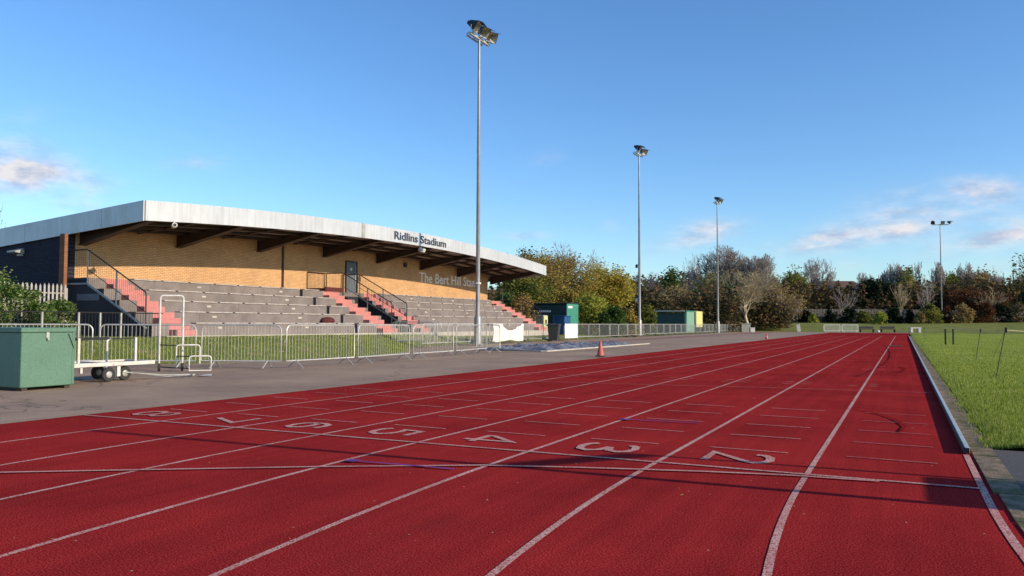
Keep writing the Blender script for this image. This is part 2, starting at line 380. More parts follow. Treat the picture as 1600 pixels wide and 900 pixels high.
# ------------------------------------------------------------------ world and sun
SUN_EL = R(20)
w = bpy.data.worlds.new("World"); scene.world = w; w.use_nodes = True; t = w.node_tree
bg = t.nodes["Background"]
sky = t.nodes.new("ShaderNodeTexSky"); sky.sky_type = 'NISHITA'; sky.sun_disc = False
sky.sun_elevation = SUN_EL; sky.sun_rotation = R(90); sky.air_density = 1.0; sky.dust_density = .35; sky.ozone_density = 2.5; sky.altitude = 80
tc = t.nodes.new("ShaderNodeTexCoord"); VEC = tc.outputs["Generated"]
def vm(op, a, b=None):
    n = t.nodes.new("ShaderNodeVectorMath"); n.operation = op
    t.links.new(a, n.inputs[0])
    if b is not None: n.inputs[1].default_value = b
    return n
def mth(op, a, b=None, clamp=False):
    n = t.nodes.new("ShaderNodeMath"); n.operation = op; n.use_clamp = clamp
    for i, v in enumerate((a, b)):
        if v is None: continue
        if isinstance(v, (int, float)): n.inputs[i].default_value = v
        else: t.links.new(v, n.inputs[i])
    return n.outputs[0]
# wispy cloud banks in fixed sky directions: (column, row, half width, half height, tilt deg, amount)
mp = t.nodes.new("ShaderNodeMapping"); mp.inputs["Scale"].default_value = (1, 1, 2.6); t.links.new(VEC, mp.inputs[0])
cn = N(t, "ShaderNodeTexNoise", Scale=13.0, Detail=9.0, Roughness=.6); t.links.new(mp.outputs[0], cn.inputs["Vector"])
cn2 = N(t, "ShaderNodeTexNoise", Scale=30.0, Detail=5.0, Roughness=.6); t.links.new(mp.outputs[0], cn2.inputs["Vector"])
total = None
for (px, py, sx, sy, tilt, amt) in [(35, 272, 75, 26, -14, .85), (-30, 250, 60, 30, 0, .7), (115, 300, 45, 20, -20, .4), (300, 256, 32, 10, 5, .3),
        (1465, 318, 62, 22, 10, .95), (1530, 303, 40, 14, 6, .7), (1300, 375, 68, 15, 8, .75), (1265, 380, 40, 9, 12, .6),
        (1408, 362, 38, 10, 12, .5), (1560, 368, 70, 12, 14, .9), (1620, 350, 50, 20, 10, .8), (1085, 372, 50, 14, 12, .6), (1110, 355, 40, 12, 0, .4),
        (820, 368, 32, 6, 0, .5), (857, 247, 22, 9, 10, .22), (1325, 414, 26, 7, 8, .35), (955, 352, 14, 8, 0, .2), (1400, 340, 60, 20, 8, .35), (1570, 415, 30, 7, 6, .3), (35, 185, 30, 12, 20, .15)]:
    d = (fw + rr*((px-800)/F) - uu*((py-450)/F)).normalized()
    a = R(tilt); rv = rr-d*rr.dot(d); rv.normalize(); uv = rv.cross(d).normalized() * 1
    if uv.dot(uu) < 0: uv = -uv
    ax = rv*math.cos(a)+uv*math.sin(a); ay = -rv*math.sin(a)+uv*math.cos(a)
    A = mth('MULTIPLY', vm('DOT_PRODUCT', VEC, ax).outputs["Value"], F/sx)
    B = mth('MULTIPLY', vm('DOT_PRODUCT', VEC, ay).outputs["Value"], F/sy)
    # centre both on the cloud direction (ax, ay are perpendicular to it)
    q = mth('ADD', mth('MULTIPLY', A, A), mth('MULTIPLY', B, B))
    e = mth('EXPONENT', mth('MULTIPLY', q, -.8))
    front = mth('GREATER_THAN', vm('DOT_PRODUCT', VEC, d).outputs["Value"], 0)
    e = mth('MULTIPLY', mth('MULTIPLY', e, front), amt)
    total = e if total is None else mth('ADD', total, e)
wis = t.nodes.new("ShaderNodeMapRange"); wis.inputs[1].default_value = .38; wis.inputs[2].default_value = .62; t.links.new(cn.outputs["Fac"], wis.inputs[0])
mask = mth('MULTIPLY', mth('MULTIPLY', total, mth('ADD', wis.outputs[0], .28)), .85, True)
shade = t.nodes.new("ShaderNodeValToRGB"); shade.color_ramp.elements[0].position = .38; shade.color_ramp.elements[1].position = .62
shade.color_ramp.elements[0].color = (3.3, 3.9, 5.2, 1); shade.color_ramp.elements[1].color = (6.0, 5.9, 6.2, 1); t.links.new(cn2.outputs["Fac"], shade.inputs[0])
hs = N(t, "ShaderNodeHueSaturation", Saturation=1.12, Value=1.0); t.links.new(sky.outputs[0], hs.inputs["Color"])
tint = t.nodes.new('ShaderNodeMix'); tint.data_type = 'RGBA'; tint.blend_type = 'MULTIPLY'; tint.inputs[0].default_value = 1; tint.inputs[7].default_value = (1.03, 1.24, 1.48, 1); t.links.new(hs.outputs[0], tint.inputs[6])
mx = t.nodes.new("ShaderNodeMix"); mx.data_type = 'RGBA'
t.links.new(mask, mx.inputs[0]); t.links.new(tint.outputs[2], mx.inputs[6]); t.links.new(shade.outputs[0], mx.inputs[7])
t.links.new(mx.outputs[2], bg.inputs[0]); bg.inputs[1].default_value = .14
sd = bpy.data.lights.new("sun", 'SUN'); sd.energy = 5.0; sd.angle = R(.5); sd.color = (1, .83, .62)
so = bpy.data.objects.new("sun", sd); col.objects.link(so)
sdir = Vector((math.cos(SUN_EL), .02, math.sin(SUN_EL))).normalized()
so.rotation_euler = sdir.to_track_quat('Z', 'Y').to_euler()

# ------------------------------------------------------------------ ground, track, markings
RC, Y0 = 24.7, -.5            # bend radius and where the bend starts
def path_pt(off, s):
    """off = metres outside the kerb; s>=0 along the straight, s<0 round the bend (arc length at kerb)"""
    if s >= 0: return (-off, Y0+s)
    a = -s/RC; r = RC+off
    return (RC-r*math.cos(a), Y0-r*math.sin(a))
S_SAMPLES = [-32+i*.4 for i in range(80)]+[0]
def strip(o0, o1, s0, s1, z):
    ss = [s for s in S_SAMPLES if s0 < s < min(s1, 0)]; ss = [s0]+ss
    if s1 > 0: ss += [0]+[s for s in (5, 10, 20, 40, 60, 80, 100) if s < s1]
    ss = sorted(set(ss+[s1])); mb = MB()
    for s in ss:
        a = path_pt(o0, s); b = path_pt(o1, s); mb.v += [(a[0], a[1], z), (b[0], b[1], z)]
    mb.f = [(2*i, 2*i+1, 2*i+3, 2*i+2) for i in range(len(ss)-1)]
    return mb
def struct(name, mb, m): return props(obj(name, mb, m), kind='structure')
struct('ground', MB().add([(-1500,-600,-.09),(1500,-600,-.09),(1500,2500,-.09),(-1500,2500,-.09)], [(0,1,2,3)]), M['plain'])
struct('tarmac_apron', MB().add([(-60,-60,-.03),(-5,-60,-.03),(-5,130,-.03),(-60,130,-.03)], [(0,1,2,3)]), M['apron'])
struct('track_edging', strip(9.93, 10.01, -30, 119, -.012), M['slab'])
struct('running_track', strip(-.09, 9.95, -31, 119, 0), M['track'])
def ribbon(pts, wd, z):
    mb = MB(); P = [Vector((p[0], p[1])) for p in pts]
    for i, p in enumerate(P):
        d0 = (P[i]-P[i-1]).normalized() if i else (P[1]-P[0]).normalized()
        d1 = (P[i+1]-P[i]).normalized() if i < len(P)-1 else d0
        n0 = Vector((-d0.y, d0.x)); n1 = Vector((-d1.y, d1.x)); m = (n0+n1)
        if m.length < 1e-4: m = n0
        m.normalize(); k = wd/2/max(.45, m.dot(n0))
        for sgn in (1, -1): mb.v.append((p.x+m.x*k*sgn, p.y+m.y*k*sgn, z))
    mb.f = [(2*i, 2*i+1, 2*i+3, 2*i+2) for i in range(len(P)-1)]
    return mb
for k in range(0, 8):
    off = 1.22*k-(.016 if k else 0)
    if k: struct('lane_line', strip(off-.022, off+.022, -30, 85.5, .004), M['line'])
    else: struct('lane_line', strip(-.025, .025, -30, 2.15, .004), M['line'])
finish = [(-9.9, .0), (0.0, -.06)]
struct('finish_line', ribbon(finish, .05, .008), M['line'])
cl = [(-9.7, -6.2), (-8.4, -4.35), (-6.88,-2.89), (-6.01,-2.32), (-4.85,-1.57), (-3.66,-.88), (-2.93,-.62), (-2.45,-.47), (-1.94,-.32), (-1.29,-.17), (-.68,-.12)]
struct('curved_start_line', ribbon(cl, .045, .012), M['line'])
struct('relay_line', ribbon([(-9.8, 7.75), (-6.92,8.15), (-5.12,8.38), (-2.78,8.73), (-1.25,8.88), (-.06,8.92)], .04, .012), M['faint'])
for n in range(1, 9):
    xc = -1.22*(n-.5)
    for y in (1, 2, 3, 4, 5):
        if n == 8 and y == 5: pass
        struct('lane_tick_line', ribbon([(xc-.36, y+.02), (xc+.36, y-.02)], .028, .008), M['line'] if n > 2 else (M['line'] if n == 2 else M['faint']))
for k in range(1, 8):
    for y in (10.1, 10.65, 16.4, 18.2):
        for sgn in (-1, 1):
            x0 = -1.22*k+sgn*.1
            if sgn == -1 and y == 10.65 and k == 1: continue
            struct('lane_tick_line', ribbon([(x0, y), (x0+sgn*.16, y)], .04, .008), M['line'])
GLY = {'2': [[(.04,.72),(.06,.86),(.16,.96),(.32,.99),(.44,.92),(.48,.78),(.44,.66),(.04,.04),(.50,.04)]],
 '3': [[(.04,.80),(.10,.93),(.25,.98),(.40,.93),(.46,.78),(.40,.60),(.22,.52)], [(.22,.52),(.42,.44),(.49,.26),(.42,.09),(.25,.02),(.10,.07),(.03,.2)]],
 '4': [[(.36,0),(.36,1.0),(.03,.30)], [(.03,.27),(.50,.27)]],
 '5': [[(.46,.97),(.12,.97),(.08,.54),(.24,.60),(.40,.54),(.48,.32),(.40,.10),(.24,.02),(.10,.06),(.03,.18)]],
 '6': [[(.42,.93),(.28,.99),(.13,.90),(.05,.62),(.05,.30),(.12,.08),(.26,.01),(.42,.08),(.48,.28),(.42,.50),(.27,.58),(.12,.50),(.055,.36)]],
 '7': [[(.02,.95),(.49,.95),(.20,.0)]],
 '8': [[(.25,.54),(.10,.62),(.06,.78),(.12,.93),(.25,.99),(.38,.93),(.44,.78),(.40,.62),(.25,.54)], [(.25,.54),(.08,.44),(.03,.26),(.10,.08),(.25,.01),(.40,.08),(.47,.26),(.42,.44),(.25,.54)]]}
for ch, xa, xb in [('8',-9.48,-8.88), ('7',-8.18,-7.59), ('6',-6.92,-6.42), ('5',-5.79,-5.19), ('4',-4.60,-4.0), ('3',-3.36,-2.75), ('2',-2.14,-1.52)]:
    mb = MB()
    for i, st in enumerate(GLY[ch]):
        q = ribbon([(xa+.03+v*(xb-xa-.06), .77-.02*0-u*.98) for (u, v) in st], .075, .008+.002*i); mb.add(q.v, q.f)
    o = struct('lane_number', mb, M['line']); o['label'] = 'painted lane number %s' % ch
for pts in ([(-4.75,-1.21),(-4.35,-1.18),(-3.78,-1.15)], [(-3.6,2.72),(-3.2,2.75),(-2.68,2.78)]):
    mb = ribbon(pts, .035, .014); q = ribbon([(pts[0][0]-.06, pts[0][1]), (pts[0][0]+.06, pts[0][1])], .11, .016); mb.add(q.v, q.f)
    struct('blue_paint_mark', mb, M['bluep'])
# scuff marks
arc = [(-.62+.55*math.cos(a), 3.4+1.0*math.sin(a)) for a in [R(x) for x in range(-70, 95, 11)]]
struct('scuff_mark', ribbon([(-1.05, 5.3), (-.80, 4.9), (-.60, 4.3), (-.50, 3.6), (-.55, 3.0)], .035, .015), M['scuff'])
struct('scuff_mark', ribbon([(-.85, 14.5), (-.55, 15.6), (-.45, 17.2), (-.6, 18.0)], .05, .015), M['scuff'])
props(obj('drain_mat', MB().bbox(-1.25, -.55, 41.9, 43.1, .001, .03, .008), M['timber']), 'small dark mat lying in the inside lane far down the track', 'mat')
# long jump runway across the apron
struct('jump_runway', MB().add([(-19.8,44,-.022),(-18.4,44,-.022),(-17.6,118,-.022),(-19.6,118,-.022)], [(0,1,2,3)]), M['runway'])
struct('far_apron', MB().add([(-5.2,118.4,-.02),(-5.2,129.9,-.02),(2,129.9,-.02),(2,118.4,-.02)], [(0,1,2,3)]), M['runway'])
# infield
def heightfield(name, xs, ys, fn, m):
    nx, ny = len(xs), len(ys); mb = MB()
    mb.v = [(x, y, fn(x, y)) for y in ys for x in xs]
    mb.f = [(j*nx+i, j*nx+i+1, (j+1)*nx+i+1, (j+1)*nx+i) for j in range(ny-1) for i in range(nx-1)]
    o = struct(name, mb, m)
    o.data.polygons.foreach_set('use_smooth', [True]*len(o.data.polygons)); return o
from mathutils import noise as mn
def h_in(x, y):
    if x < .27: return .012
    e = min(1, max(0, (x-.27)/.25)); return .012+.03*e+.012*mn.noise(Vector((x*1.3, y*1.3, 0)))*e + (.05*math.exp(-((y-43.2-.45*x)/1.2)**2) if x > .3 else 0)*e
xs = [.27, .33, .4, .5, .65, .85, 1.1]+[1.4+.4*i for i in range(30)]+[14, 17, 22, 30, 45, 70]
ys = [2.12, 2.2]+[2.5+.5*i for i in range(60)]+[33+i*1.2 for i in range(72)]
heightfield('infield_grass_ground', xs, ys, h_in, M['infield'])
struct('tarmac_pad', MB().add([(.20,-20,.004),(20,-20,.004),(20,2.11,.004),(.20,2.11,.004)], [(0,1,2,3)]), M['tarmac2'])
def slab_row():
    mb = MB(); s = -24.0
    while s < 84:
        e = s+.9
        if s < 0:
            a0, a1 = path_pt(-.085, s), path_pt(-.085, e-.012); b0, b1 = path_pt(-.25, s), path_pt(-.25, e-.012)
        else: a0, a1, b0, b1 = (.055, Y0+s), (.055, Y0+e-.012), (.245, Y0+s), (.245, Y0+e-.012)
        z = .012+random.uniform(-.003, .003)
        mb.add([(*a0,-.02),(*b0,-.02),(*b1,-.02),(*a1,-.02),(*a0,z),(*b0,z),(*b1,z),(*a1,z)], [(4,5,6,7),(0,1,5,4),(1,2,6,5),(2,3,7,6),(3,0,4,7)])
        s = e
    return mb
struct('kerb_slabs', slab_row(), M['slab'])
k_ = thing('kerb_rail', 'low white box section rail edging the inside lane beside the infield grass', 'kerb', (0,1.68,0))
for i in range(17):
    y0 = 1.68+i*5; obj('rail_section', MB().bbox(-.006, .032, y0, y0+4.985, .010, .064, .003), M['galv'], k_, True)
    obj('rail_shade_strip', MB().box(-.016, -.0065, y0, y0+4.985, .004, .060), M['rubber'], k_, True)  # black strip paints in the shade on the rail's track side
    if i == 0: obj('rail_end', MB().box(-.004, .030, y0-.006, y0-.0005, .010, .060), M['rubber'], k_, True)

# grass verge in front of the stand
def interp(x, pts):
    if x <= pts[0][0]: return pts[0][1]
    for (a, b), (c, d) in zip(pts, pts[1:]):
        if x <= c:
            u = (x-a)/(c-a); u = u*u*(3-2*u); return b+(d-b)*u
    return pts[-1][1]
EDGE = [(-10,-23.5),(4,-22.4),(8,-20.9),(10.7,-19.3),(13,-18.5),(17,-18.2),(20,-18.8),(22.5,-19.8),(26,-22.3),(30,-23.2),(66,-23.2)]
HM = [(0,.5),(8,.66),(30,.66),(36,.48),(50,.28),(66,.08)]
def h_verge(u, y):
    xe = interp(y, EDGE)+.12*mn.noise(Vector((y*2, 3, 0))); x = xe+(-25.3-xe)*u if u <= 1 else -25.3-(u-1)*8
    s = min(1, u); s = s*s*(3-2*s)*.55+.45*s
    return x, -.035+interp(y, HM)*s+.035*min(1,u*3)+.03*mn.noise(Vector((x*1.1, y*1.1, 5)))*min(1, u*4)*(1 if u < 1 else 0)
mb = MB(); us = [0,.02,.05]+[.1+.05*i for i in range(18)]+[.97,1.0,1.02,1.6,2.2]; yv = [-8+i*.5 for i in range(150)]
for y in yv:
    for u in us:
        x, z = h_verge(u, y)
        if u > 1 and y > 13.9: x, z = -25.3-(u-1)*.05, -.1
        mb.v.append((x, y, z))
nx = len(us); mb.f = [(j*nx+i, j*nx+i+1, (j+1)*nx+i+1, (j+1)*nx+i) for j in range(len(yv)-1) for i in range(nx-1)]
o = struct('grass_verge', mb, M['verge']); o.data.polygons.foreach_set('use_smooth', [True]*len(o.data.polygons))
struct('back_verge', MB().add([(-60,66,.02),(-22.9,66,.02),(-24.2,132,.02),(-60,132,.02)], [(0,1,2,3)]), M['verge'])
mb = MB()
for i in range(27):
    y = 35+i; z = h_verge(.42, y)[1]+.03; mb.v += [(-23.75, y, z), (-24.5, y, z+.03)]
mb.f = [(2*i, 2*i+1, 2*i+3, 2*i+2) for i in range(26)]
struct('concrete_path', mb, M['paleconc'])
mb = MB()
mb.box(-25.5, -24.85, 14.1, 50, .3, .675); struct('stand_footway', mb, M['paleconc'])
mb = MB(); mb.box(-22.9, -21.1, 31.5, 34.8, -.08, .006); struct('mast_paving', mb, M['slab'])

# far bank: built in a frame that follows the tree line (D metres ahead, l metres sideways)
def FB(D, l, z): 
    f2 = Vector((-math.sin(YAW), math.cos(YAW), 0)); r2 = Vector((math.cos(YAW), math.sin(YAW), 0))
    p = Vector((CAM.x, CAM.y, 0))+f2*D+r2*l; return (p.x, p.y, z)
def bank_h(D, l):
    u = min(1, max(0, (D-128-1.5*math.sin(l*.09))/20)); s = u*u*(3-2*u)
    side = min(1, max(0, (l-30)/25))
    return -.06+(1.15+.55*side+.25*math.sin(l*.07))*s
Ds = [122+i*1.5 for i in range(30)]+[175, 200, 260, 400]; ls = [-60+i*4 for i in range(70)]
mb = MB(); mb.v = [FB(D, l, bank_h(D, l)+.06*mn.noise(Vector((D*.3, l*.3, 0)))) for D in Ds for l in ls]
nx = len(ls); mb.f = [(j*nx+i, j*nx+i+1, (j+1)*nx+i+1, (j+1)*nx+i) for j in range(len(Ds)-1) for i in range(nx-1)]
o = struct('grass_bank', mb, M['farbank']); o.data.polygons.foreach_set('use_smooth', [True]*len(o.data.polygons))

# ------------------------------------------------------------------ grass blades (stuff)
def blades(name, P, h, wd, lean=.5):
    n = len(P); a = rng.uniform(0, 2*np.pi, n); hh = h*rng.uniform(.45, 1.2, n); ww = wd*rng.uniform(.6, 1.2, n)
    dx, dy = np.cos(a), np.sin(a); le = rng.uniform(0, lean, n)*hh; b = rng.uniform(0, 2*np.pi, n)
    V = np.zeros((n, 3, 3), np.float32)
    V[:,0,0] = P[:,0]-dx*ww/2; V[:,0,1] = P[:,1]-dy*ww/2; V[:,0,2] = P[:,2]
    V[:,1,0] = P[:,0]+dx*ww/2; V[:,1,1] = P[:,1]+dy*ww/2; V[:,1,2] = P[:,2]
    V[:,2,0] = P[:,0]+np.cos(b)*le; V[:,2,1] = P[:,1]+np.sin(b)*le; V[:,2,2] = P[:,2]+hh
    o = npobj(name, V.reshape(-1,3), np.arange(n*3).reshape(-1,3), L['grass'], k=3); o['kind'] = 'stuff'; return o
def infield_pts(n, y0, y1, xmax):
    y = y0+(y1-y0)*rng.random(n)**1.35; x = .17+(xmax-.17)*rng.random(n)*(.35+.65*(y-y0)/(y1-y0))
    keep = rng.random(n) < np.clip((x-.17)/.22+.25*np.sin(y*3.1)+.2*np.sin(y*7.7), .08, 1)
    x, y = x[keep], y[keep]; z = np.array([h_in(a, b) for a, b in zip(x, y)])-.006
    return np.stack([x, y, z], 1)
props(blades('infield_grass', np.concatenate([infield_pts(90000, 2.12, 22, 9), infield_pts(40000, 2.12, 9, 4)]), .05, .009), 'short green infield grass', 'grass')
props(blades('infield_grass', infield_pts(70000, 10, 75, 34), .055, .022), 'short green grass farther down the infield', 'grass')
yy = rng.uniform(2, 60, 60000); uu_ = rng.uniform(0, 1.0, 60000)
VP = np.array([(*h_verge(u, y)[:1], y, h_verge(u, y)[1]-.01) for u, y in zip(uu_, yy)])
props(blades('verge_grass', VP, .07, .018), 'rough grass on the bank before the stand', 'grass')

n_ = 2100
lx = np.concatenate([rng.uniform(-14.5, -10.1, 700), rng.uniform(-9.9, -.1, 400), -18-4*rng.random(1000)**1.5]); ly = np.concatenate([rng.uniform(-2, 40, 700), -5+45*rng.random(400)**.9, rng.uniform(5, 60, 1000)])
lz = np.where(lx > -9.94, .016, -.014); lz = np.where(lx < -17.9, -.01, lz)
aa = rng.uniform(0, 2*np.pi, n_); sz = rng.uniform(.006, .015, n_)
LVv = np.stack([np.stack([lx+np.cos(aa+k*np.pi/2)*sz*(1 if k % 2 else .55), ly+np.sin(aa+k*np.pi/2)*sz*(1 if k % 2 else .55), lz+rng.uniform(0, .008, n_)], 1) for k in range(4)], 1)
L['litter'] = leaf_mat('fallen_leaves', [(.30, .20, .06), (.48, .36, .12), (.22, .12, .05), (.55, .47, .26)], .1)
props(npobj('fallen_leaves', LVv.reshape(-1,3), np.arange(n_*4).reshape(-1,4), L['litter']), 'small fallen leaves scattered over track and tarmac', 'leaves', kind='stuff')
# ------------------------------------------------------------------ the stand
ST = thing('grandstand', 'yellow brick grandstand with grey curved roof and concrete terraces', 'grandstand', (-25.5,14,.0))
def sobj(name, mb, m, parent=None, **k): return obj(name, mb, m, parent or ST, True, **k)
ZT = .68
def fb(y): return 5.72-.72*((y-32.7)/18.7)**2          # underside of fascia
def ftop(y): return 6.45-.72*((y-32.7)/18.7)**2
YS, YE = 13.95, 51.45
ysn = [YS+(YE-YS)*i/36 for i in range(37)]
# roof: sloping sheet, silver fascia, brown soffit
SL = .075
roof = MB()
for y in ysn:
    roof.v += [(-26.0, y, ftop(y)), (-40, y, ftop(y)-14*SL), (-40, y, ftop(y)-14*SL-.1), (-26.0, y, ftop(y)-.1)]
for i in range(36):
    a = 4*i
    for k in range(4): roof.f.append((a+k, a+(k+1)%4, a+4+(k+1)%4, a+4+k))
roof.f += [(0,3,2,1), (144,145,146,147)]
ro = sobj('roof', roof, M['fascia'])
fa = MB()
for i in range(20):                                    # panel by panel with small joints
    y0 = YS+(YE-YS)*i/20+.001; y1 = YS+(YE-YS)*(i+1)/20-.001
    v = []
    for y in (y0, (y0+y1)/2, y1): v += [(-25.93, y, fb(y)), (-25.93, y, ftop(y)+.03), (-25.985, y, ftop(y)+.03), (-25.985, y, fb(y))]
    f = []
    for j in (0, 4):
        for k in range(4): f.append((j+k, j+(k+1)%4, j+4+(k+1)%4, j+4+k))
    f += [(0,3,2,1), (8,9,10,11)]
    fa.add(v, f)
sobj('fascia', fa, M['fascia'], ro)
fj = MB()
for y in (27.4,):
    fj.box(-25.93, -25.90, y-.13, y+.13, fb(y)-.01, ftop(y)+.05)
sobj('fascia_shadow_strip', fj, M['galvold'], ro)  # grey strip stands for the mast's shadow across the fascia
for (ye, s) in ((YS, -1), (YE, 1)):                    # gable verges
    g = MB(); n = 6
    for i in range(n):
        x0 = -25.99-i*14/n; x1 = -25.99-(i+1)*14/n+.02
        za, zb = ftop(ye)+(x0+25.99)*SL, ftop(ye)+(x1+25.99)*SL
        g.add([(x0,ye,za+.03),(x1,ye,zb+.03),(x1,ye,zb-.74),(x0,ye,za-.74),(x0,ye+s*.06,za+.03),(x1,ye+s*.06,zb+.03),(x1,ye+s*.06,zb-.74),(x0,ye+s*.06,za-.74)],
            [(0,1,2,3),(4,5,6,7),(0,1,5,4),(1,2,6,5),(2,3,7,6),(3,0,4,7)])
    sobj('verge_board', g, M['fascia'], ro)
def sof(y, x): return fb(y)+.22+(x+26)*SL              # soffit plane height
sf = MB()
for y in ysn: sf.v += [(-26.0, y, sof(y, -26)), (-40, y, sof(y, -40))]
sf.f = [(2*i, 2*i+1, 2*i+3, 2*i+2) for i in range(36)]
sobj('soffit', sf, M['soffit'], ro)
for x in (-26.35, -27.6, -28.7, -29.7):                # purlins
    p = MB()
    for i in range(36):
        y0, y1 = ysn[i], ysn[i+1]
        za, zb = sof(y0, x), sof(y1, x)
        v = [(x-.09,y0,za-.14),(x+.09,y0,za-.14),(x+.09,y0,za-.01),(x-.09,y0,za-.01),(x-.09,y1,zb-.14),(x+.09,y1,zb-.14),(x+.09,y1,zb-.01),(x-.09,y1,zb-.01)]
        p.add(v, [(0,1,5,4),(1,2,6,5),(2,3,7,6),(3,0,4,7)])
    sobj('purlin', p, M['brownsteel'], ro)
for y in (14.6, 19.4, 24.5, 29.7, 34.9, 40.0, 45.1, 50.4):     # tapering rafters
    p = MB().prism([(-26.2, sof(y,-26)-.15), (-26.2, sof(y,-26)-.01), (-30.38, sof(y,-30.38)-.01), (-30.38, sof(y,-30.38)-.62)], 1, y-.11, y+.11)
    q = MB().prism([(-26.2, sof(y,-26)-.17), (-26.2, sof(y,-26)-.15), (-30.38, sof(y,-30.38)-.62), (-30.38, sof(y,-30.38)-.65)], 1, y-.17, y+.17)
    p.add(q.v, q.f); sobj('rafter', p, M['brownsteel'], ro)
for y0 in [14.6, 19.4, 24.5, 29.7, 34.9, 40.0, 45.1]:          # sloping cross bracing under the soffit
    for k in (1,):
        ya = y0+1.6*k+.9; sobj('soffit_rib', MB().add([(-26.3,ya,sof(ya,-26.3)-.02),(-30.3,ya,sof(ya,-30.3)-.02),(-30.3,ya+.14,sof(ya,-30.3)-.02),(-26.3,ya+.14,sof(ya,-26.3)-.02),(-26.3,ya,sof(ya,-26.3)-.10),(-30.3,ya,sof(ya,-30.3)-.10),(-30.3,ya+.14,sof(ya,-30.3)-.10),(-26.3,ya+.14,sof(ya,-26.3)-.10)],
            [(0,1,2,3),(4,5,6,7),(0,1,5,4),(1,2,6,5),(2,3,7,6),(3,0,4,7)]), M['brownsteel'], ro)
# walls
def wallpanel(y0, y1):
    mb = MB(); n = max(1, int((y1-y0)/1.5)); p = [(y0, .6), (y1, .6)]+[(y1-(y1-y0)*i/n, sof(y1-(y1-y0)*i/n, -30.4)-.02) for i in range(n+1)]
    return mb.prism([(a, b) for a, b in p], 0, -30.65, -30.40)
sobj('wall', wallpanel(14.31, 26.22), M['brick']); sobj('wall', wallpanel(26.42, 49.95), M['brick'])
sobj('wall_shadow_strip', wallpanel(26.22, 26.42).xf(Matrix.Translation((-.07,0,0))), M['brownsteel'])  # dark strip painted in for the mast's shadow on the wall
sobj('pier', MB().box(-30.36, -30.06, 13.62, 13.76, -.05, 4.66), M['brickpier'])
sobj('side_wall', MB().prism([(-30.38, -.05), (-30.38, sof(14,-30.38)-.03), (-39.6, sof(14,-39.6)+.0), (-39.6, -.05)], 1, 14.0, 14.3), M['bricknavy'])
sobj('side_wall', MB().prism([(-30.66, -.05), (-30.66, sof(50,-30.66)), (-39.6, sof(50,-39.6)), (-39.6, -.05)], 1, 49.6, 49.94), M['brickside'])
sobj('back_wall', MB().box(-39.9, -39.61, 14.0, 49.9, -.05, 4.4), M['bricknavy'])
do = sobj('door', MB().bbox(-30.43, -30.36, 31.75, 32.70, 2.95, 4.84, .008), M['doorp'])
fr = MB(); fr.box(-30.42, -30.33, 31.66, 31.745, 2.94, 4.92); fr.box(-30.42, -30.33, 32.705, 32.79, 2.94, 4.92); fr.box(-30.42, -30.33, 31.745, 32.705, 4.845, 4.92)
sobj('door_frame', fr, M['dark'], do)
sobj('door_handle', MB().tube([(-30.31, 32.58, 3.5), (-30.31, 32.58, 4.6)], .018, 8), M['galv'], do)
sobj('door_sign', MB().lathe([(.09,0),(.09,.012)], 16, (-30.36, 32.2, 4.42), 0), M['whitesheet'], do)
sobj('alarm_box', MB().bbox(-30.40, -30.28, 37.85, 38.15, 4.92, 5.22, .02), M['brownsteel'])
# lettering
def lettering(name, txt, m, y0, y1, zc, h, x, parent, off=.012):
    """one mesh per word, all set out on one line of type"""
    def mk(body):
        cu = bpy.data.curves.new('t', 'FONT'); cu.body = body; cu.extrude = .012; cu.offset = off; cu.resolution_u = 3
        to = bpy.data.objects.new('t', cu); col.objects.link(to); bpy.context.view_layer.update()
        me = bpy.data.meshes.new_from_object(to.evaluated_get(bpy.context.evaluated_depsgraph_get()))
        bpy.data.objects.remove(to); return me
    full = mk(txt); xs_ = [v.co.x for v in full.vertices]; xm, xM = min(xs_), max(xs_); yM = max(v.co.y for v in mk('Hh').vertices)
    words = txt.split(' '); P = base_of(parent); root = bpy.data.objects.new(name, None); col.objects.link(root); root.parent = parent
    for k in range(len(words)):
        pre = mk(' '.join(words[:k+1])); word = mk(words[k])
        shift = max(v.co.x for v in pre.vertices)-max(v.co.x for v in word.vertices)
        for v in word.vertices:
            a = (v.co.x+shift-xm)/(xM-xm); yw = y0+(y1-y0)*a
            zb = zc if isinstance(zc, (int, float)) else zc(yw)
            v.co = (x+v.co.z-P.x, yw-P.y, zb+v.co.y/yM*h-P.z)
        word.materials.clear(); word.materials.append(m)
        o = bpy.data.objects.new('word', word); col.objects.link(o); o.parent = root
    return root
lettering('roof_lettering', 'Ridlins Stadium', M['letters'], 30.25, 35.85, lambda y: (fb(y)+ftop(y))/2-.19, .44, -25.91, ST, off=.014)
lettering('wall_lettering', 'The Bert Hill Stand', M['beige'], 39.8, 48.35, 4.02, .68, -30.385, ST, off=.012)
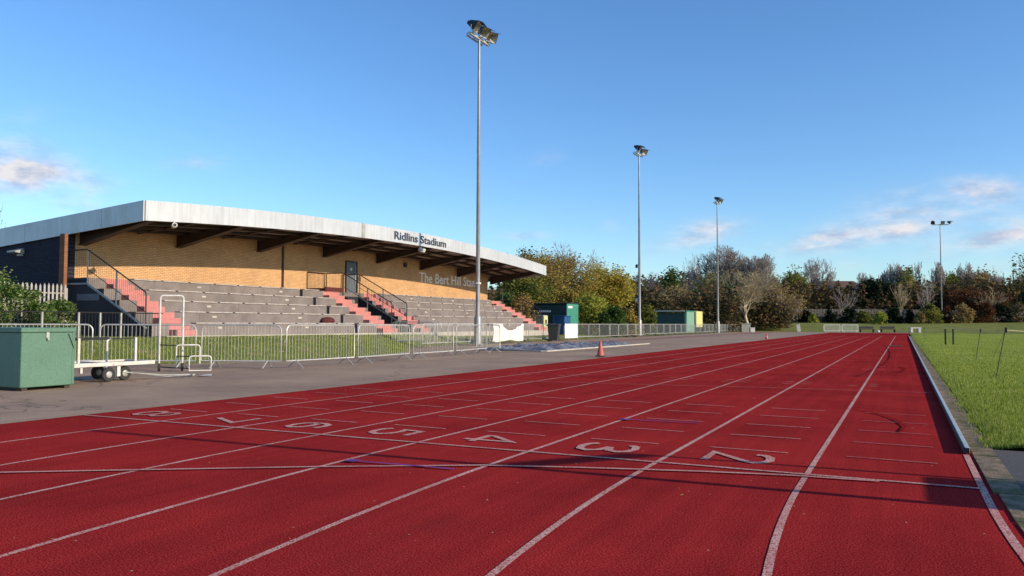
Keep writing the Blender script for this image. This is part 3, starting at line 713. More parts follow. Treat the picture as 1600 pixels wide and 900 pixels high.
# terraces
ROW_H, ROW_D = .45, .9
def terrace(y0, y1, aisles, name):
    tr = thing2 = bpy.data.objects.new('seating_terrace', None); col.objects.link(tr); tr.parent = ST; tr.location = (0, y0-14, 0)
    segs = [(y0, y1)] if not (y0 < 26.3 < y1) else [(y0, 26.19), (26.42, y1)]  # rows split where the mast's shadow is built in as a dark band
    for i in range(5):
        x0 = -25.5-ROW_D*i; x1 = -30.42 if i == 4 else x0-ROW_D-.3
        mb = MB()
        for a, b in segs:
            n = max(1, round((b-a)/3.0))
            for j in range(n):
                mb.box(x1, x0, a+(b-a)*j/n+.004, a+(b-a)*(j+1)/n-.004, (.3 if i == 0 else ZT+ROW_H*i-.12), ZT+ROW_H*(i+1)+.0005*j)
        br = sobj('bench_row', mb, M['concrete'], tr)
        ya = y0+1.95 if aisles[0] else y0+.1; yb = y1-1.95 if aisles[1] else y1-.1
        for (pa_, pb_) in ([(ya, yb)] if not (ya < 26.3 < yb) else [(ya, 26.17), (26.44, yb)]):
            nb = MB(); y = pa_; npl = max(1, round((pb_-pa_)/1.5)); st_ = (pb_-pa_)/npl
            for k in range(npl): nb.bbox(x0-.28, x0+.05, pa_+st_*k+.07, pa_+st_*(k+1)-.07, ZT+ROW_H*(i+1)+.004, ZT+ROW_H*(i+1)+.05, .008)
            sobj('seat_plank', nb, M['nosing'], br)
        y = ya+1.2+.55*i
        while y < yb-.5:
            sobj('seat_plaque', MB().bbox(x0+.001, x0+.012, y, y+.24, ZT+ROW_H*i+.25, ZT+ROW_H*i+.33, .003), M['paleconc'], br); y += 5.3
    if y0 < 26.3 < y1:
        sobj('terrace_shadow_strip', MB().prism([(-25.62,.3),(-25.62,ZT+.42),(-26.52,ZT+.42),(-26.52,ZT+.87),(-27.42,ZT+.87),(-27.42,ZT+1.32),(-28.32,ZT+1.32),(-28.32,ZT+1.77),(-29.22,ZT+1.77),(-29.22,ZT+2.2),(-30.3,ZT+2.2),(-30.3,.3)], 1, 26.20, 26.41), M['dark'], tr)  # dark infill painting the mast's shadow down the rows
    return tr
TA = terrace(14.0, 29.75, (1, 1), 'a'); TB = terrace(31.4, 49.9, (1, 1), 'b')
def aisle(y0, y1, parent):
    st = bpy.data.objects.new('aisle_steps', None); col.objects.link(st); st.parent = ST; st.location = (0, y0-14, ZT)
    for i in range(5):
        x0 = -25.5-ROW_D*i; z0 = ZT+ROW_H*i
        sobj('step', MB().bbox(x0+.004, x0+.42, y0, y1, (z0 if i else .35)+.002, z0+.225, .008), M['pink'], st)
        sobj('riser_paint', MB().box(x0+.001, x0+.006, y0-.02, y1+.02, z0+.23, z0+ROW_H-.002), M['pink'], st)
for y0, y1 in ((14.78, 15.75), (28.1, 29.45), (31.75, 33.1), (48.15, 49.6)): aisle(y0, y1, ST)
# dark slatted side panels, stringers and guard rails
def side_guard(y, s, panel=True, low=None):
    g = bpy.data.objects.new('stair_guard', None); col.objects.link(g); g.parent = ST; g.location = (-.0, y-14, 0)
    yo = y+s*.03
    if panel:
        sl = MB()
        for i in range(5):
            xa = -25.5-ROW_D*i; xb = xa-ROW_D if i < 4 else -30.38; n = 9; zt = ZT+ROW_H*(i+1)-.01
            zb = max(.35, ZT+ROW_H*(i-1)-.1)
            sl.box(xb+.003, xa, y+s*.004, y+s*.02, zb, zt)
            for j in range(n):
                xx = xa+(xb-xa)*(j+.5)/n; sl.box(xx-.02, xx+.02, y+s*.021, y+s*.035, zb+.02, zt-.03)
        sobj('slatted_panel', sl, M['navy'], g)
        sobj('lower_panel', MB().prism([(-25.75,.3),(-25.75,.95),(-29.05,2.62),(-30.3,2.62),(-30.3,.3)], 1, y+s*.04, y+s*.06), M['navy'], g)
    st = MB().tube([(-30.35, yo+s*.05, 2.68), (-29.07, yo+s*.05, 2.68), (-25.72, yo+s*.05, .97)], .045, 6)
    sobj('stringer', st, M['galvold'] if panel else M['dark'], g)
    yr = yo+s*.05
    sobj('handrail', MB().tube([(-30.35, yr, 4.02), (-29.15, yr, 4.02), (-29.0, yr, 3.97), (-25.80, yr, 2.31), (-25.76, yr, 2.22), (-25.76, yr, .72)], .028, 8), M['dark'], g, smooth=True)
    for x, zb, zt in ((-30.30, 2.95, 4.02), (-29.07, 2.65, 3.98), (-27.40, 1.82, 3.12)):
        sobj('rail_post', MB().tube([(x, yr, zb), (x, yr, zt)], .026, 8), M['galvold'] if x > -30 else M['dark'], g)
    sobj('mid_rail', MB().tube([(-29.07, yr, 3.24), (-25.76, yr, 1.56)], .014, 6), M['dark'], g)
    inf = MB(); x = -30.2
    while x < -25.85:
        zt = 4.0 if x < -29.07 else 3.98-(x+29.07)*.503; zb = 2.95 if x < -29.07 else 2.68-(x+29.07)*.51
        inf.tube([(x, yr, zb), (x, yr, zt)], .005, 4, cap=False); x += .11
    sobj('infill_bars', inf, M['dark'], g)
side_guard(14.0, -1); side_guard(29.75, 1, False); side_guard(31.4, -1); side_guard(49.9, 1, False)
sobj('vent_louvre', MB().bbox(-29.65, -28.35, 13.905, 13.935, 2.02, 2.28, .006), M['greybox'])
# gap between the terraces: landing at the door, dark walls below
gp = MB(); gp.box(-30.4, -29.1, 29.76, 31.385, 2.7, 2.925); gp.box(-30.4, -25.5, 29.76, 31.38, .3, .66)
sobj('landing', gp, M['concrete'])
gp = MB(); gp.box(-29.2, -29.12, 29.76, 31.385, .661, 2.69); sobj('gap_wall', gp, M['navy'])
gs = MB()
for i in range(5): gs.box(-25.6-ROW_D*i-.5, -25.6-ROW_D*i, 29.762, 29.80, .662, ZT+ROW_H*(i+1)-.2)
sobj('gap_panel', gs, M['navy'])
lf = bpy.data.objects.new('landing_guard', None); col.objects.link(lf); lf.parent = ST; lf.location = (0, 15, 0)
sobj('landing_edge', MB().bbox(-29.12, -28.98, 28.2, 29.7, 2.94, 3.16, .01), M['maroon'], lf)
sobj('landing_edge', MB().bbox(-30.3, -29.0, 28.15, 28.2, 2.94, 3.10, .01), M['maroon'], lf)
fgm = MB()
for a, b in (((-30.35, 28.2), (-29.05, 28.2)),):
    pass
for (xa, ya, xb, yb) in ((-30.32, 28.25, -30.32, 29.72),):
    fgm.tube([(xa, ya, 4.02), (xb, yb, 4.02)], .026, 8)
    for j in range(14): yj = ya+(yb-ya)*j/13; fgm.tube([(xa, yj, 3.1), (xa, yj, 4.02)], .006 if j not in (0, 13) else .024, 6)
sobj('landing_rail', fgm, M['dark'], lf)
# front ramp railing beside the left end
rg = thing('ramp_railing', 'black barred railing with pale posts beside the left end of the stand', 'railing', (-24.5, 9.1, .62))
for y in (9.1, 10.33, 11.1, 11.89): sobj('post', MB().bbox(-24.53, -24.47, y-.03, y+.03, .6, 1.5, .005), M['pale'], rg)
sobj('top_rail', MB().tube([(-24.5, 7.5, 1.5), (-24.5, 13.6, 1.5)], .022, 6), M['dark'], rg)
ib = MB()
for i in range(50):
    y = 7.5+i*.123; ib.tube([(-24.5, y, .7), (-24.5, y, 1.5)], .008, 4)
sobj('bars', ib, M['dark'], rg)
for o_, loc in (('cctv', 0),):
    pass

# security cameras and floodlights fixed to the stand
def cctv(loc, rz, label, m=None, s=1, cat='camera'):
    t_ = thing('security_camera', label, cat, loc, rz)
    obj('housing', MB().lathe([(.05,-.18),(.085,-.16),(.09,.16),(.075,.18)], 16, (0,0,-.16), 0), m or M['white'], t_, smooth=True)
    obj('lens', MB().lathe([(.055,.181),(.05,.187)], 16, (0,0,-.16), 0), M['dark'], t_)
    obj('bracket', MB().tube([(-.1,0,-.10), (-.1,0,0)], .025, 8), m or M['white'], t_)
    t_.scale = (s, s, s); return t_
cctv((-25.82, 15.17, fb(15.17)+.03), R(-35), 'white cylindrical security camera under the left end of the roof edge', s=1.15)
ul = thing('flood_lamp', 'small white box floodlight under the roof edge below the roof lettering', 'lamp', (-25.85, 33.1, fb(33.1)))
obj('housing', MB().bbox(-.1, .16, -.22, .22, -.34, -.12, .03).xf(Matrix.Rotation(R(25), 4, 'Y')), M['white'], ul); obj('bracket', MB().box(-.04, .04, -.03, .03, -.14, 0), M['dark'], ul)
dl = thing('bulkhead_lamp', 'small sloping metal lamp on the dark left side wall of the stand', 'lamp', tuple(YP := (-33.4, 13.98, 4.20)))
obj('hood', MB().prism([(0,0),(-.38,-.1),(-.38,-.16),(0,-.2)], 0, -.28, .28), M['galvold'], dl)
obj('backplate', MB().bbox(-.2, .2, -.012, .0, -.28, .02, .003), M['galvold'], dl)

# ------------------------------------------------------------------ floodlight masts
def make_mast(name, label, x, y, H, nheads, rz, bar_y=2.3, heads=None):
    t_ = thing(name, label, 'floodlight mast', (x, y, 0), 0, 'floodlight masts along the track')
    obj('base_section', MB().lathe([(.30,0),(.30,.03),(.21,.05),(.20,1.5),(.14,1.62)], 12), M['mast'], t_, smooth=True)
    obj('pole', MB().lathe([(.125,1.6),(.115,H*.33),(.12,H*.33+.01),(.095,H*.62),(.10,H*.62+.01),(.068,H)], 16), M['mast'], t_, smooth=True)
    hd = bpy.data.objects.new('lamp_head', None); col.objects.link(hd); hd.parent = t_; hd.location = (0,0,H); hd.rotation_euler = (0,0,rz)
    fm = MB(); b2 = bar_y/2
    fm.bbox(-.08, .08, -b2, b2, -.02, .10, .01); fm.bbox(-.35, -.25, -b2*.8, b2*.8, -.02, .06, .01)
    for yy_ in (-b2*.8, 0, b2*.8): fm.box(-.3, .3, yy_-.03, yy_+.03, .101, .15)
    obj('crossbar', fm, M['galv'], hd)
    for i, (yy_, yaw, tilt) in enumerate(heads):
        Rm = Matrix.Translation((.22, yy_, .46)) @ Matrix.Rotation(R(yaw), 4, 'Z') @ Matrix.Rotation(R(tilt), 4, 'Y')
        b = MB(); w0, h0, w1, h1 = .20, .14, .36, .31
        b.add([(-.32,-w0,-h0),(-.32,w0,-h0),(-.32,w0,h0),(-.32,-w0,h0),(.22,-w1,-h1),(.22,w1,-h1),(.22,w1,h1),(.22,-w1,h1)],
              [(0,3,2,1),(0,1,5,4),(1,2,6,5),(2,3,7,6),(3,0,4,7)])
        b.add([(.22,-w1,h1),(.22,w1,h1),(.52,w1*.98,h1+.03),(.52,-w1*.98,h1+.03),(.22,-w1,h1-.02),(.22,w1,h1-.02),(.52,w1*.98,h1+.01),(.52,-w1*.98,h1+.01)],
              [(0,1,2,3),(4,5,6,7),(0,3,7,4),(1,2,6,5),(2,3,7,6)])
        b.bbox(-.46, -.32, -.12, .12, -.1, .1, .02)
        hm = obj('housing', b.xf(Rm), M['capsteel'], hd)
        g = MB().add([(.205,-w1+.02,-h1+.02),(.205,w1-.02,-h1+.02),(.205,w1-.02,h1-.02),(.205,-w1+.02,h1-.02),(-.1,-.1,-.1),(-.1,.1,-.1),(-.1,.1,.1),(-.1,-.1,.1)],
              [(0,1,5,4),(1,2,6,5),(2,3,7,6),(3,0,4,7),(4,5,6,7)])
        obj('reflector', g.xf(Rm), M['lampglass'], hd)
        y1 = MB().tube([(.22, yy_-.38, .42), (.18, yy_-.38, .14), (.18, yy_+.38, .14), (.22, yy_+.38, .42)], .02, 6); obj('yoke', y1, M['galvold'], hd)
    return t_
hh = [(-.95, 12, 32), (.05, -8, 34), (.95, -30, 30)]
m1 = make_mast('floodlight_mast', 'tallest looking grey floodlight mast standing in front of the grandstand', -22.1, 33.0, 17.45, 3, 0, heads=hh)
m2 = make_mast('floodlight_mast', 'second floodlight mast, beyond the stand beside the green kiosk, with cameras on its pole', -23.3, 67.9, 17.6, 3, 0, 2.3, heads=[(-.9, 10, 30), (.75, -25, 28)])
m3 = make_mast('floodlight_mast', 'third floodlight mast, in front of the big bare tree by the shelter', -23.1, 103.4, 17.7, 3, 0, 2.3, heads=[(-.9, 10, 30), (.75, -25, 28)])
m4 = make_mast('floodlight_mast', 'most distant floodlight mast, alone beyond the far end of the infield', 6.2, 166, 20.3, 3, R(-63.5), 3.2, heads=[(-1.5, 150, 24), (.35, -10, 24), (1.7, 55, 20)])
for z, s_, dy, m_ in ((6.75, 1.6, -.35, M['dark']), (5.5, 1.2, -.25, M['white']), (3.5, 1.2, -.3, M['white'])):
    p = obj('pole_camera', MB().lathe([(.10,-.16),(.12,-.1),(.12,.12),(.06,.16)], 12, (-.28, 0, z), 2).tube([(-.1,0,z+.1),(-.28,0,z+.2),(-.28,0,z+.15)], .03, 6), m_, m2)
obj('pole_bracket', MB().lathe([(.18,-.05),(.18,.05)], 12, (0,0,3.45)).bbox(-.28,-.1,-.06,.06,3.36,3.52,.01), M['white'], m1)

# ------------------------------------------------------------------ crowd barriers
def make_barrier(Lb, label, loc, rz, group=None, m='galv', bars=23, foot=.30):
    t_ = thing('crowd_barrier', label, 'barrier', loc, rz, group)
    z0, z1, rc = .20, 1.15, .16; pts = [(0.02,0,z0), (Lb-.02,0,z0)]
    for a in range(0, 91, 18): pts.append((Lb-.02-rc+rc*math.cos(R(a)), 0, z1-rc+rc*math.sin(R(a))))
    for a in range(90, 181, 18): pts.append((.02+rc+rc*math.cos(R(a)), 0, z1-rc+rc*math.sin(R(a))))
    obj('frame', MB().tube(pts, .020, 8, closed=True), M[m], t_, smooth=True)
    b = MB(); dx = (Lb-.04)/(bars+1)
    for i in range(1, bars+1):
        x = .02+dx*i; dd = max(0, rc-min(x-.02, Lb-.02-x)); zt = z1-(rc-math.sqrt(max(0, rc*rc-dd*dd)))
        b.tube([(x,0,z0), (x,0,zt)], .0058, 5, cap=False)
    obj('infill_bars', b, M[m], t_)
    for x in (.38, Lb-.38):
        obj('foot', MB().tube([(x-.04,-foot,.012), (x,-.015,z0+.0), (x,.015,z0+.0), (x+.04,foot,.012)], .017, 6), M['galvold'], t_)
    obj('hook', MB().tube([(-.005,0,.75), (-.04,0,.75), (-.04,0,.68)], .009, 5).tube([(Lb+.0,0,.45), (Lb+.045,0,.45)], .009, 5), M[m], t_)
    return t_
GB = 'crowd barriers closing off the stand'
def bar2(a, b, label, group=GB, **k):
    d = Vector((b[0]-a[0], b[1]-a[1])); return make_barrier(d.length, label, (a[0], a[1], -.03), math.atan2(d.y, d.x), group, **k)
def barp(p0, D0, p1, D1, label):
    a_, b_ = at(p0, D0), at(p1, D1); return bar2((a_.x, a_.y), (b_.x, b_.y), label)
barp(-16, 20.6, 148, 21.3, 'grey metal crowd barrier partly hidden behind the green cabinet')
barp(157, 21.3, 309, 21.3, 'grey metal crowd barrier behind the white trolley and tall hoop frame')
barp(316, 21.3, 442, 21.3, 'dark looking metal crowd barrier just right of the hoop frame')
barp(448, 21.3, 555, 23.8, 'pale crowd barrier in front of the grass, fourth from the left')
barp(560, 23.9, 640.5, 26.9, 'pale crowd barrier in front of the central aisle steps')
barp(646, 27.0, 709, 29.5, 'crowd barrier left of the nearest floodlight mast')
barp(713, 29.7, 761, 32.8, 'crowd barrier crossing in front of the nearest floodlight mast')
barp(745, 34.5, 782, 33.2, 'crowd barrier turned inward at the end of the near row')
LR = 'long row of crowd barriers beside the apron'
LB = 'silver crowd barrier in the long row set out beside the far apron'
bl = make_barrier(2.45, 'crowd barrier at the near end of the back row beside the stand', (-21.6,26.4,0), R(90), GB, bars=17)
dup(bl, (-21.65,29.0,0), R(91), 'crowd barrier in the back row immediately left of the nearest mast', GB)
dup(bl, (-21.95,34.15,0), R(92), 'crowd barrier in the back row draped with the left half of the white sheet', GB)
dup(bl, (-22.0,36.75,0), R(88), 'crowd barrier in the back row under the right part of the white sheet', GB)
dup(bl, (-21.9,39.4,0), R(93), 'crowd barrier between the white sheet and the dark wheelie bin', GB)
dup(bl, (-22.0,42.0,0), R(91), 'crowd barrier just left of the dark wheelie bin', GB)
dup(bl, (-22.0,45.6,0), R(90), 'crowd barrier carrying the white board', GB)
y = 48.2; i = 0
while y < 64: dup(bl, (-22.05-.02*(y-48), y, 0), R(90+random.uniform(-2,2)), LB, LR); y += 2.55
y = 68.6
while y < 122:
    dup(bl, (-23.2-.012*(y-68), y, 0), R(90+random.uniform(-3,3)), LB, LR); y += 2.6
def far_barrier(px0, px1, D, label):
    a, b = at(px0, D), at(px1, D); d = Vector((b.x-a.x, b.y-a.y)); rz = math.atan2(d.y, d.x)
    t_ = thing('crowd_barrier', label, 'barrier', (a.x, a.y, 0), rz, 'barriers at the far end of the track'); Lb = d.length
    obj('frame', MB().bbox(0,Lb,-.03,.03,1.1,1.18,.01).bbox(0,Lb,-.03,.03,.16,.24,.01).bbox(0,.08,-.03,.03,.241,1.099,.01).bbox(Lb-.08,Lb,-.03,.03,.241,1.099,.01), M['farwhite'], t_)
    b_ = MB()
    for i in range(1, 22): x = Lb*i/22; b_.tube([(x,0,.24),(x,0,1.1)], .017, 5, cap=False)
    obj('infill_bars', b_, M['farwhite'], t_)
    for x in (.3, Lb-.3): obj('foot', MB().tube([(x,-.35,.01),(x,0,.18),(x,.35,.01)], .03, 5), M['farwhite'], t_)
    return t_
far_barrier(1286, 1312, 121, 'left one of two white barriers set across the far end of the track')
far_barrier(1314, 1340, 121, 'right one of two white barriers set across the far end of the track')
# stack of barriers leaning near the mast, folded edge on
for j, (yy_, dx) in enumerate(((27.2,0), (27.36,.05), (27.52,-.03), (27.7,.04))):
    o_ = dup(bl, (-23.9+dx, yy_, .10), R(4), 'crowd barrier stacked upright with three others behind the near row', 'stack of four barriers')

# white sheet sagging over the back barriers
mb = MB(); nx_, nz_ = 34, 12
for j in range(nz_+1):
    for i in range(nx_+1):
        u = i/nx_; v = j/nz_; y_ = 34.3+4.2*u; top = 1.17-(.40*math.sin(min(1, max(0, (u-.30)/.67))**.75*math.pi) if .30 < u < .97 else 0)
        z = .14+.05*u*0+(top-.14)*v; z -= .05*math.sin(u*9)*(1-v); x_ = -21.84+.09*math.sin(u*19+v*2)*(.4+.6*(1-v))+.04*math.sin(u*41+v*3)
        mb.v.append((x_, y_, z))
mb.f = [(j*(nx_+1)+i, j*(nx_+1)+i+1, (j+1)*(nx_+1)+i+1, (j+1)*(nx_+1)+i) for j in range(nz_) for i in range(nx_)]
props(obj('sheet', mb, M['whitesheet'], smooth=True), 'long white plastic sheet sagging over the barriers behind the mast', 'sheet')
props(obj('board', MB().bbox(-21.96, -21.93, 45.62, 48.05, .14, 1.18, .006), M['whitesheet']), 'plain white rectangular board on a barrier beside the wheelie bin', 'board')

# ------------------------------------------------------------------ wheelie bin
wb = thing('wheelie_bin', 'dark wheelie bin standing at the barrier left of the white board', 'bin', (-21.3,42.1,0), R(10)); 
def frust(x0,x1,y0,y1,z0,X0,X1,Y0_,Y1_,z1):
    return MB().add([(x0,y0,z0),(x1,y0,z0),(x1,y1,z0),(x0,y1,z0),(X0,Y0_,z1),(X1,Y0_,z1),(X1,Y1_,z1),(X0,Y1_,z1)], [(0,3,2,1),(4,5,6,7),(0,1,5,4),(1,2,6,5),(2,3,7,6),(3,0,4,7)])
obj('body', frust(-.25,.25,-.24,.24,.06,-.33,.36,-.3,.3,1.0), M['bin'], wb)
obj('lid', frust(-.36,.40,-.33,.33,1.0,-.32,.36,-.29,.29,1.08), M['bin'], wb)
for s_ in (-1,1): obj('wheel', MB().lathe([(.1,-.03),(.1,.03)], 16, (-.25,s_*.27,.1), 1), M['rubber'], wb)
obj('handle', MB().tube([(-.38,-.22,.96),(-.44,-.22,.98),(-.44,.22,.98),(-.38,.22,.96)], .018, 6), M['bin'], wb)
wb.scale = (1.1,1.1,1.08)

# ------------------------------------------------------------------ green cabinet
gc = thing('equipment_cabinet', 'large green painted steel cabinet standing on the tarmac at the left edge', 'cabinet', (-14.36,2.02,0))
obj('body', MB().bbox(-1.55, 0, 0, 1.0, .03, 1.0, .012), M['greenbox'], gc)
obj('lid', MB().bbox(-1.58, .022, -.022, 1.022, 1.002, 1.085, .008), M['greenbox'], gc)
obj('edge_angle', MB().bbox(-.03, .006, .955, 1.006, .04, .999, .003), M['greenbox'], gc)
for z_ in (.15,): obj('hasp', MB().bbox(.001,.02,.44,.50,.90,1.0,.003).lathe([(.022,.0),(.022,.02)], 10, (.022,.47,.88), 0), M['galvold'], gc)
for y_ in (.12,.80): obj('hinge', MB().bbox(-1.62,-1.56,y_,y_+.1,.95,1.02,.004), M['galvold'], gc)
obj('stay', MB().tube([(.01,.87,.97), (.012,.985,.70)], .006, 5), M['dark'], gc)
obj('skid', MB().box(-1.5,-.04,.05,.15,-.03,.028).box(-1.5,-.04,.85,.95,-.03,.028), M['timber'], gc)

# ------------------------------------------------------------------ white trolley
tr_ = thing('hurdle_trolley', 'white steel flatbed trolley with upright posts and black wheels beside the green cabinet', 'trolley', (-15.05,3.2,-.03), R(0))
x0, x1, y0, y1, zp = -.95, 0, 0, 2.2, .36
fm = MB(); fm.bbox(-.05,0,y0,y1,zp-.04,zp+.04,.006); fm.bbox(x0,x0+.05,y0,y1,zp-.04,zp+.04,.006)
for yy_ in (y0+.0, 1.05, y1-.06): fm.bbox(x0+.061,-.061,yy_,yy_+.06,zp-.04,zp+.04,.005)
obj('chassis', fm, M['white'], tr_)
obj('bed', MB().box(x0+.062,-.062,y0+.1,y0+1.0,zp-.035,zp+.0).box(x0+.062,-.062,1.12,y1-.07,zp-.035,zp+.0), M['timber'], tr_)
for xx, yy_, rd in ((-.03,.42,0), (-.03,1.72,0), (x0+.03,.42,1), (x0+.03,1.72,1)):
    if rd: q = MB().tube([(xx,yy_,zp+.042),(xx,yy_,.80),(xx,yy_+.03,.84),(xx,yy_+.09,.86)], .024, 8)
    else: q = MB().bbox(xx-.02,xx+.02,yy_-.027,yy_+.027,zp+.042,.90,.006)
    obj('post', q, M['white'], tr_)
obj('top_bar', MB().tube([(x0+.03,-.3,.87),(x0+.03,1.75,.87)], .022, 8), M['dark'], tr_)
obj('top_bar', MB().tube([(-.08,-.3,.86),(-.08,1.68,.88)], .012, 8), M['dark'], tr_)
def wheel(parent, c, r=.15, wd=.07):
    wh = obj('wheel', MB().lathe([(r*.55,-wd/2),(r*.9,-wd/2),(r,-wd/4),(r,wd/4),(r*.9,wd/2),(r*.55,wd/2)], 20, (0,0,0), 0), M['rubber'], parent, loc=c, smooth=True)
    obj('rim', MB().lathe([(r*.2,-wd/2-.012),(r*.56,-wd/2+.006),(r*.56,wd/2-.006),(r*.2,wd/2+.012)], 16, (0,0,0), 0), M['galvold'], wh)
for c in ((-.02,1.08,.15), (-.14,1.55,.15), (x0+.05,.55,.15), (x0+.05,1.5,.15)): wheel(tr_, c)
obj('axle_fork', MB().bbox(-.05,-.01,1.28,1.36,.10,zp-.052,.004).bbox(-.04,0,.45,.50,.20,zp-.052,.004), M['white'], tr_)
obj('tow_bar', MB().tube([(-.1,1.5,.17),(.15,2.3,.08),(.2,3.1,.05)], .014, 6).tube([(-.1,1.6,.17),(.35,2.2,.06),(.22,3.1,.05)], .010, 6).bbox(.12,.30,2.95,3.02,.03,.07,.004), M['galvold'], tr_)
props(obj('cloth_scrap', MB().add([(-14.75,6.25,-.02),(-14.62,6.25,.0),(-14.55,6.5,-.01),(-14.65,6.62,.02),(-14.78,6.45,.0)], [(0,1,2,3,4)]), M['white']), 'small white scrap lying on the tarmac beyond the trolley tow bar', 'scrap')

# tall hoop frame on castors with stepped low hoops
hf = thing('hoop_frame_trolley', 'tall white tubular hoop frame with low stepped hoops on small castors', 'trolley', (-17.0,7.15,-.03), math.atan2(.42,.36)+R(4))
def hoop(x0, x1, z0, z1, y, r=.024, closed=False):
    rc = .06; pts = [(x0,y,z0),(x0,y,z1-rc),(x0+.018,y,z1-.018),(x0+rc,y,z1),(x1-rc,y,z1),(x1-.018,y,z1-.018),(x1,y,z1-rc),(x1,y,z0)]
    return MB().tube(pts, r, 8, closed=closed)
obj('tall_hoop', hoop(0,.53,.08,1.88,0), M['white'], hf, smooth=True)
obj('middle_hoop', hoop(.36,.90,.2,.66,-.35,.02), M['white'], hf, smooth=True)
obj('low_hoop', hoop(.62,1.12,.05,.40,-.75,.018,True), M['white'], hf, smooth=True)
obj('link_bar', MB().tube([(0,0,.66),(.40,-.35,.65)], .014, 6).tube([(.53,0,.64),(.86,-.35,.65)], .012, 6).tube([(.36,-.35,.39),(.66,-.75,.39)], .014, 6).tube([(.0,0,.12),(.62,-.75,.10)], .014, 6), M['dark'], hf)
for c in ((0,0,.11),(.53,0,.11)):
    obj('castor', MB().lathe([(.04,-.025),(.10,-.025),(.10,.025),(.04,.025)], 16, c, 0), M['rubber'], hf)

# ------------------------------------------------------------------ cones
def cone(loc, label, s=1):
    t_ = thing('traffic_cone', label, 'cone', loc, R(12), 'traffic cones along the track edge')
    obj('base', MB().bbox(-.17,.17,-.17,.17,0,.035,.01), M['rubber'] if s > .9 else M['orange'], t_)
    obj('cone', MB().lathe([(.135,.036),(.125,.06),(.035,.52),(.025,.54)], 20), M['orange'], t_, smooth=True)
    obj('sleeve', MB().lathe([(.101,.19),(.076,.30)], 20), M['orange'] if s > .9 else M['white'], t_, smooth=True)
    t_.scale = (s,s,s*1.03)
cone((-10.38,20.74,0), 'faded orange traffic cone at the outer edge of the track'); cone((-10.25,59.3,0), 'distant small traffic cone far along the outer edge of the track', .88)

# ------------------------------------------------------------------ landing pit cover
mb = MB(); nx_, ny_ = 46, 70
for j in range(ny_+1):
    for i in range(nx_+1):
        u = i/nx_; v = j/ny_; x_ = -14.55-(3.6-1.1*v)*u; y_ = 24.9+13.0*v+ .6*(1-u)
        ed = min(1, 6*min(u, 1-u, v*1.5, (1-v)*1.5)); n_ = abs(mn.noise(Vector((x_*.9, y_*.55, 2))))*.22+abs(mn.noise(Vector((x_*2.3, y_*1.6, 7))))*.13+abs(mn.noise(Vector((x_*5, y_*4, 9))))*.08
        mb.v.append((x_+.05*mn.noise(Vector((x_, y_, 3))), y_, -.01+ed*(.05+n_)))
mb.f = [(j*(nx_+1)+i, j*(nx_+1)+i+1, (j+1)*(nx_+1)+i+1, (j+1)*(nx_+1)+i) for j in range(ny_) for i in range(nx_)]
props(obj('tarpaulin', mb, M['tarp']), 'crumpled grey blue tarpaulin lying flat over the sand pit on the apron', 'tarpaulin')
props(obj('pit_edging', MB().add([(-14.2,24.7,-.02),(-14.45,24.6,-.02),(-14.4,40,-.02),(-14.15,40,-.02),(-14.2,24.7,.03),(-14.45,24.6,.03),(-14.4,40,.03),(-14.15,40,.03)], [(4,5,6,7),(0,1,5,4),(1,2,6,5),(2,3,7,6),(3,0,4,7)]).add([(-14.45,24.6,.031),(-18.1,26.3,.031),(-18.1,26.5,.031),(-14.45,24.8,.031),(-14.45,24.6,-.02),(-18.1,26.3,-.02)], [(0,1,2,3),(0,1,5,4)]), M['paleconc']), 'white edging boards along the covered sand pit', 'edging')

# ------------------------------------------------------------------ kiosk container, blue bin store, sign
kz = thing('kiosk', 'green kiosk cabin beyond the stand, shaded face painted darker than the lit side', 'kiosk', (-26,55.94,.1))
sobj('cabin', MB().bbox(-29.6,-26.06,56.0,58.6,.1,2.82,.03), M['greendk'], kz)
sobj('lit_side', MB().bbox(-26.055,-26.0,56.0,58.62,.12,2.86,.01), M['greenlt'], kz)  # sunlit side given a brighter green than the rest of the cabin
sobj('roof', MB().bbox(-29.7,-25.94,55.9,58.7,2.87,2.94,.01), M['greendk'], kz)
rb = MB()
for i in range(9): rb.box(-25.998,-25.985,56.2+i*.28,56.24+i*.28,.3,2.7)
sobj('panel_ribs', rb, M['greenlt'], kz)
sobj('sign', MB().bbox(-28.6,-27.5,55.955,55.975,2.15,2.32,.004), M['whitesheet'], kz)
sobj('sticker', MB().box(-25.984,-25.98,56.2,57.2,2.5,2.68), M['whitesheet'], kz)
bc = thing('blue_crate_stack', 'blue covered storage crate in front of the green kiosk', 'crate', (-26.0,53,.1))
a = at(869, 60); 
sobj('crate', MB().bbox(-26.35,-25.3,53.8,55.1,.2,1.75,.03), M['blue'], bc); sobj('lid', MB().bbox(-26.4,-25.25,53.75,55.15,1.752,1.83,.02), M['blue'], bc)
yd = thing('yellow_cabinet', 'small pale yellow cabinet with dark marks left of the blue crate', 'cabinet', (-26.4,51.5,.1))
sobj('body', MB().bbox(-26.8,-26.1,51.3,52.1,.15,1.85,.02), M['grimebox'], yd); sobj('door', MB().bbox(-26.09,-26.06,51.34,52.06,.22,1.8,.005), M['yellowpale'], yd)
sobj('notice', MB().box(-26.055,-26.05,51.55,51.85,1.1,1.5), M['dark'], yd)
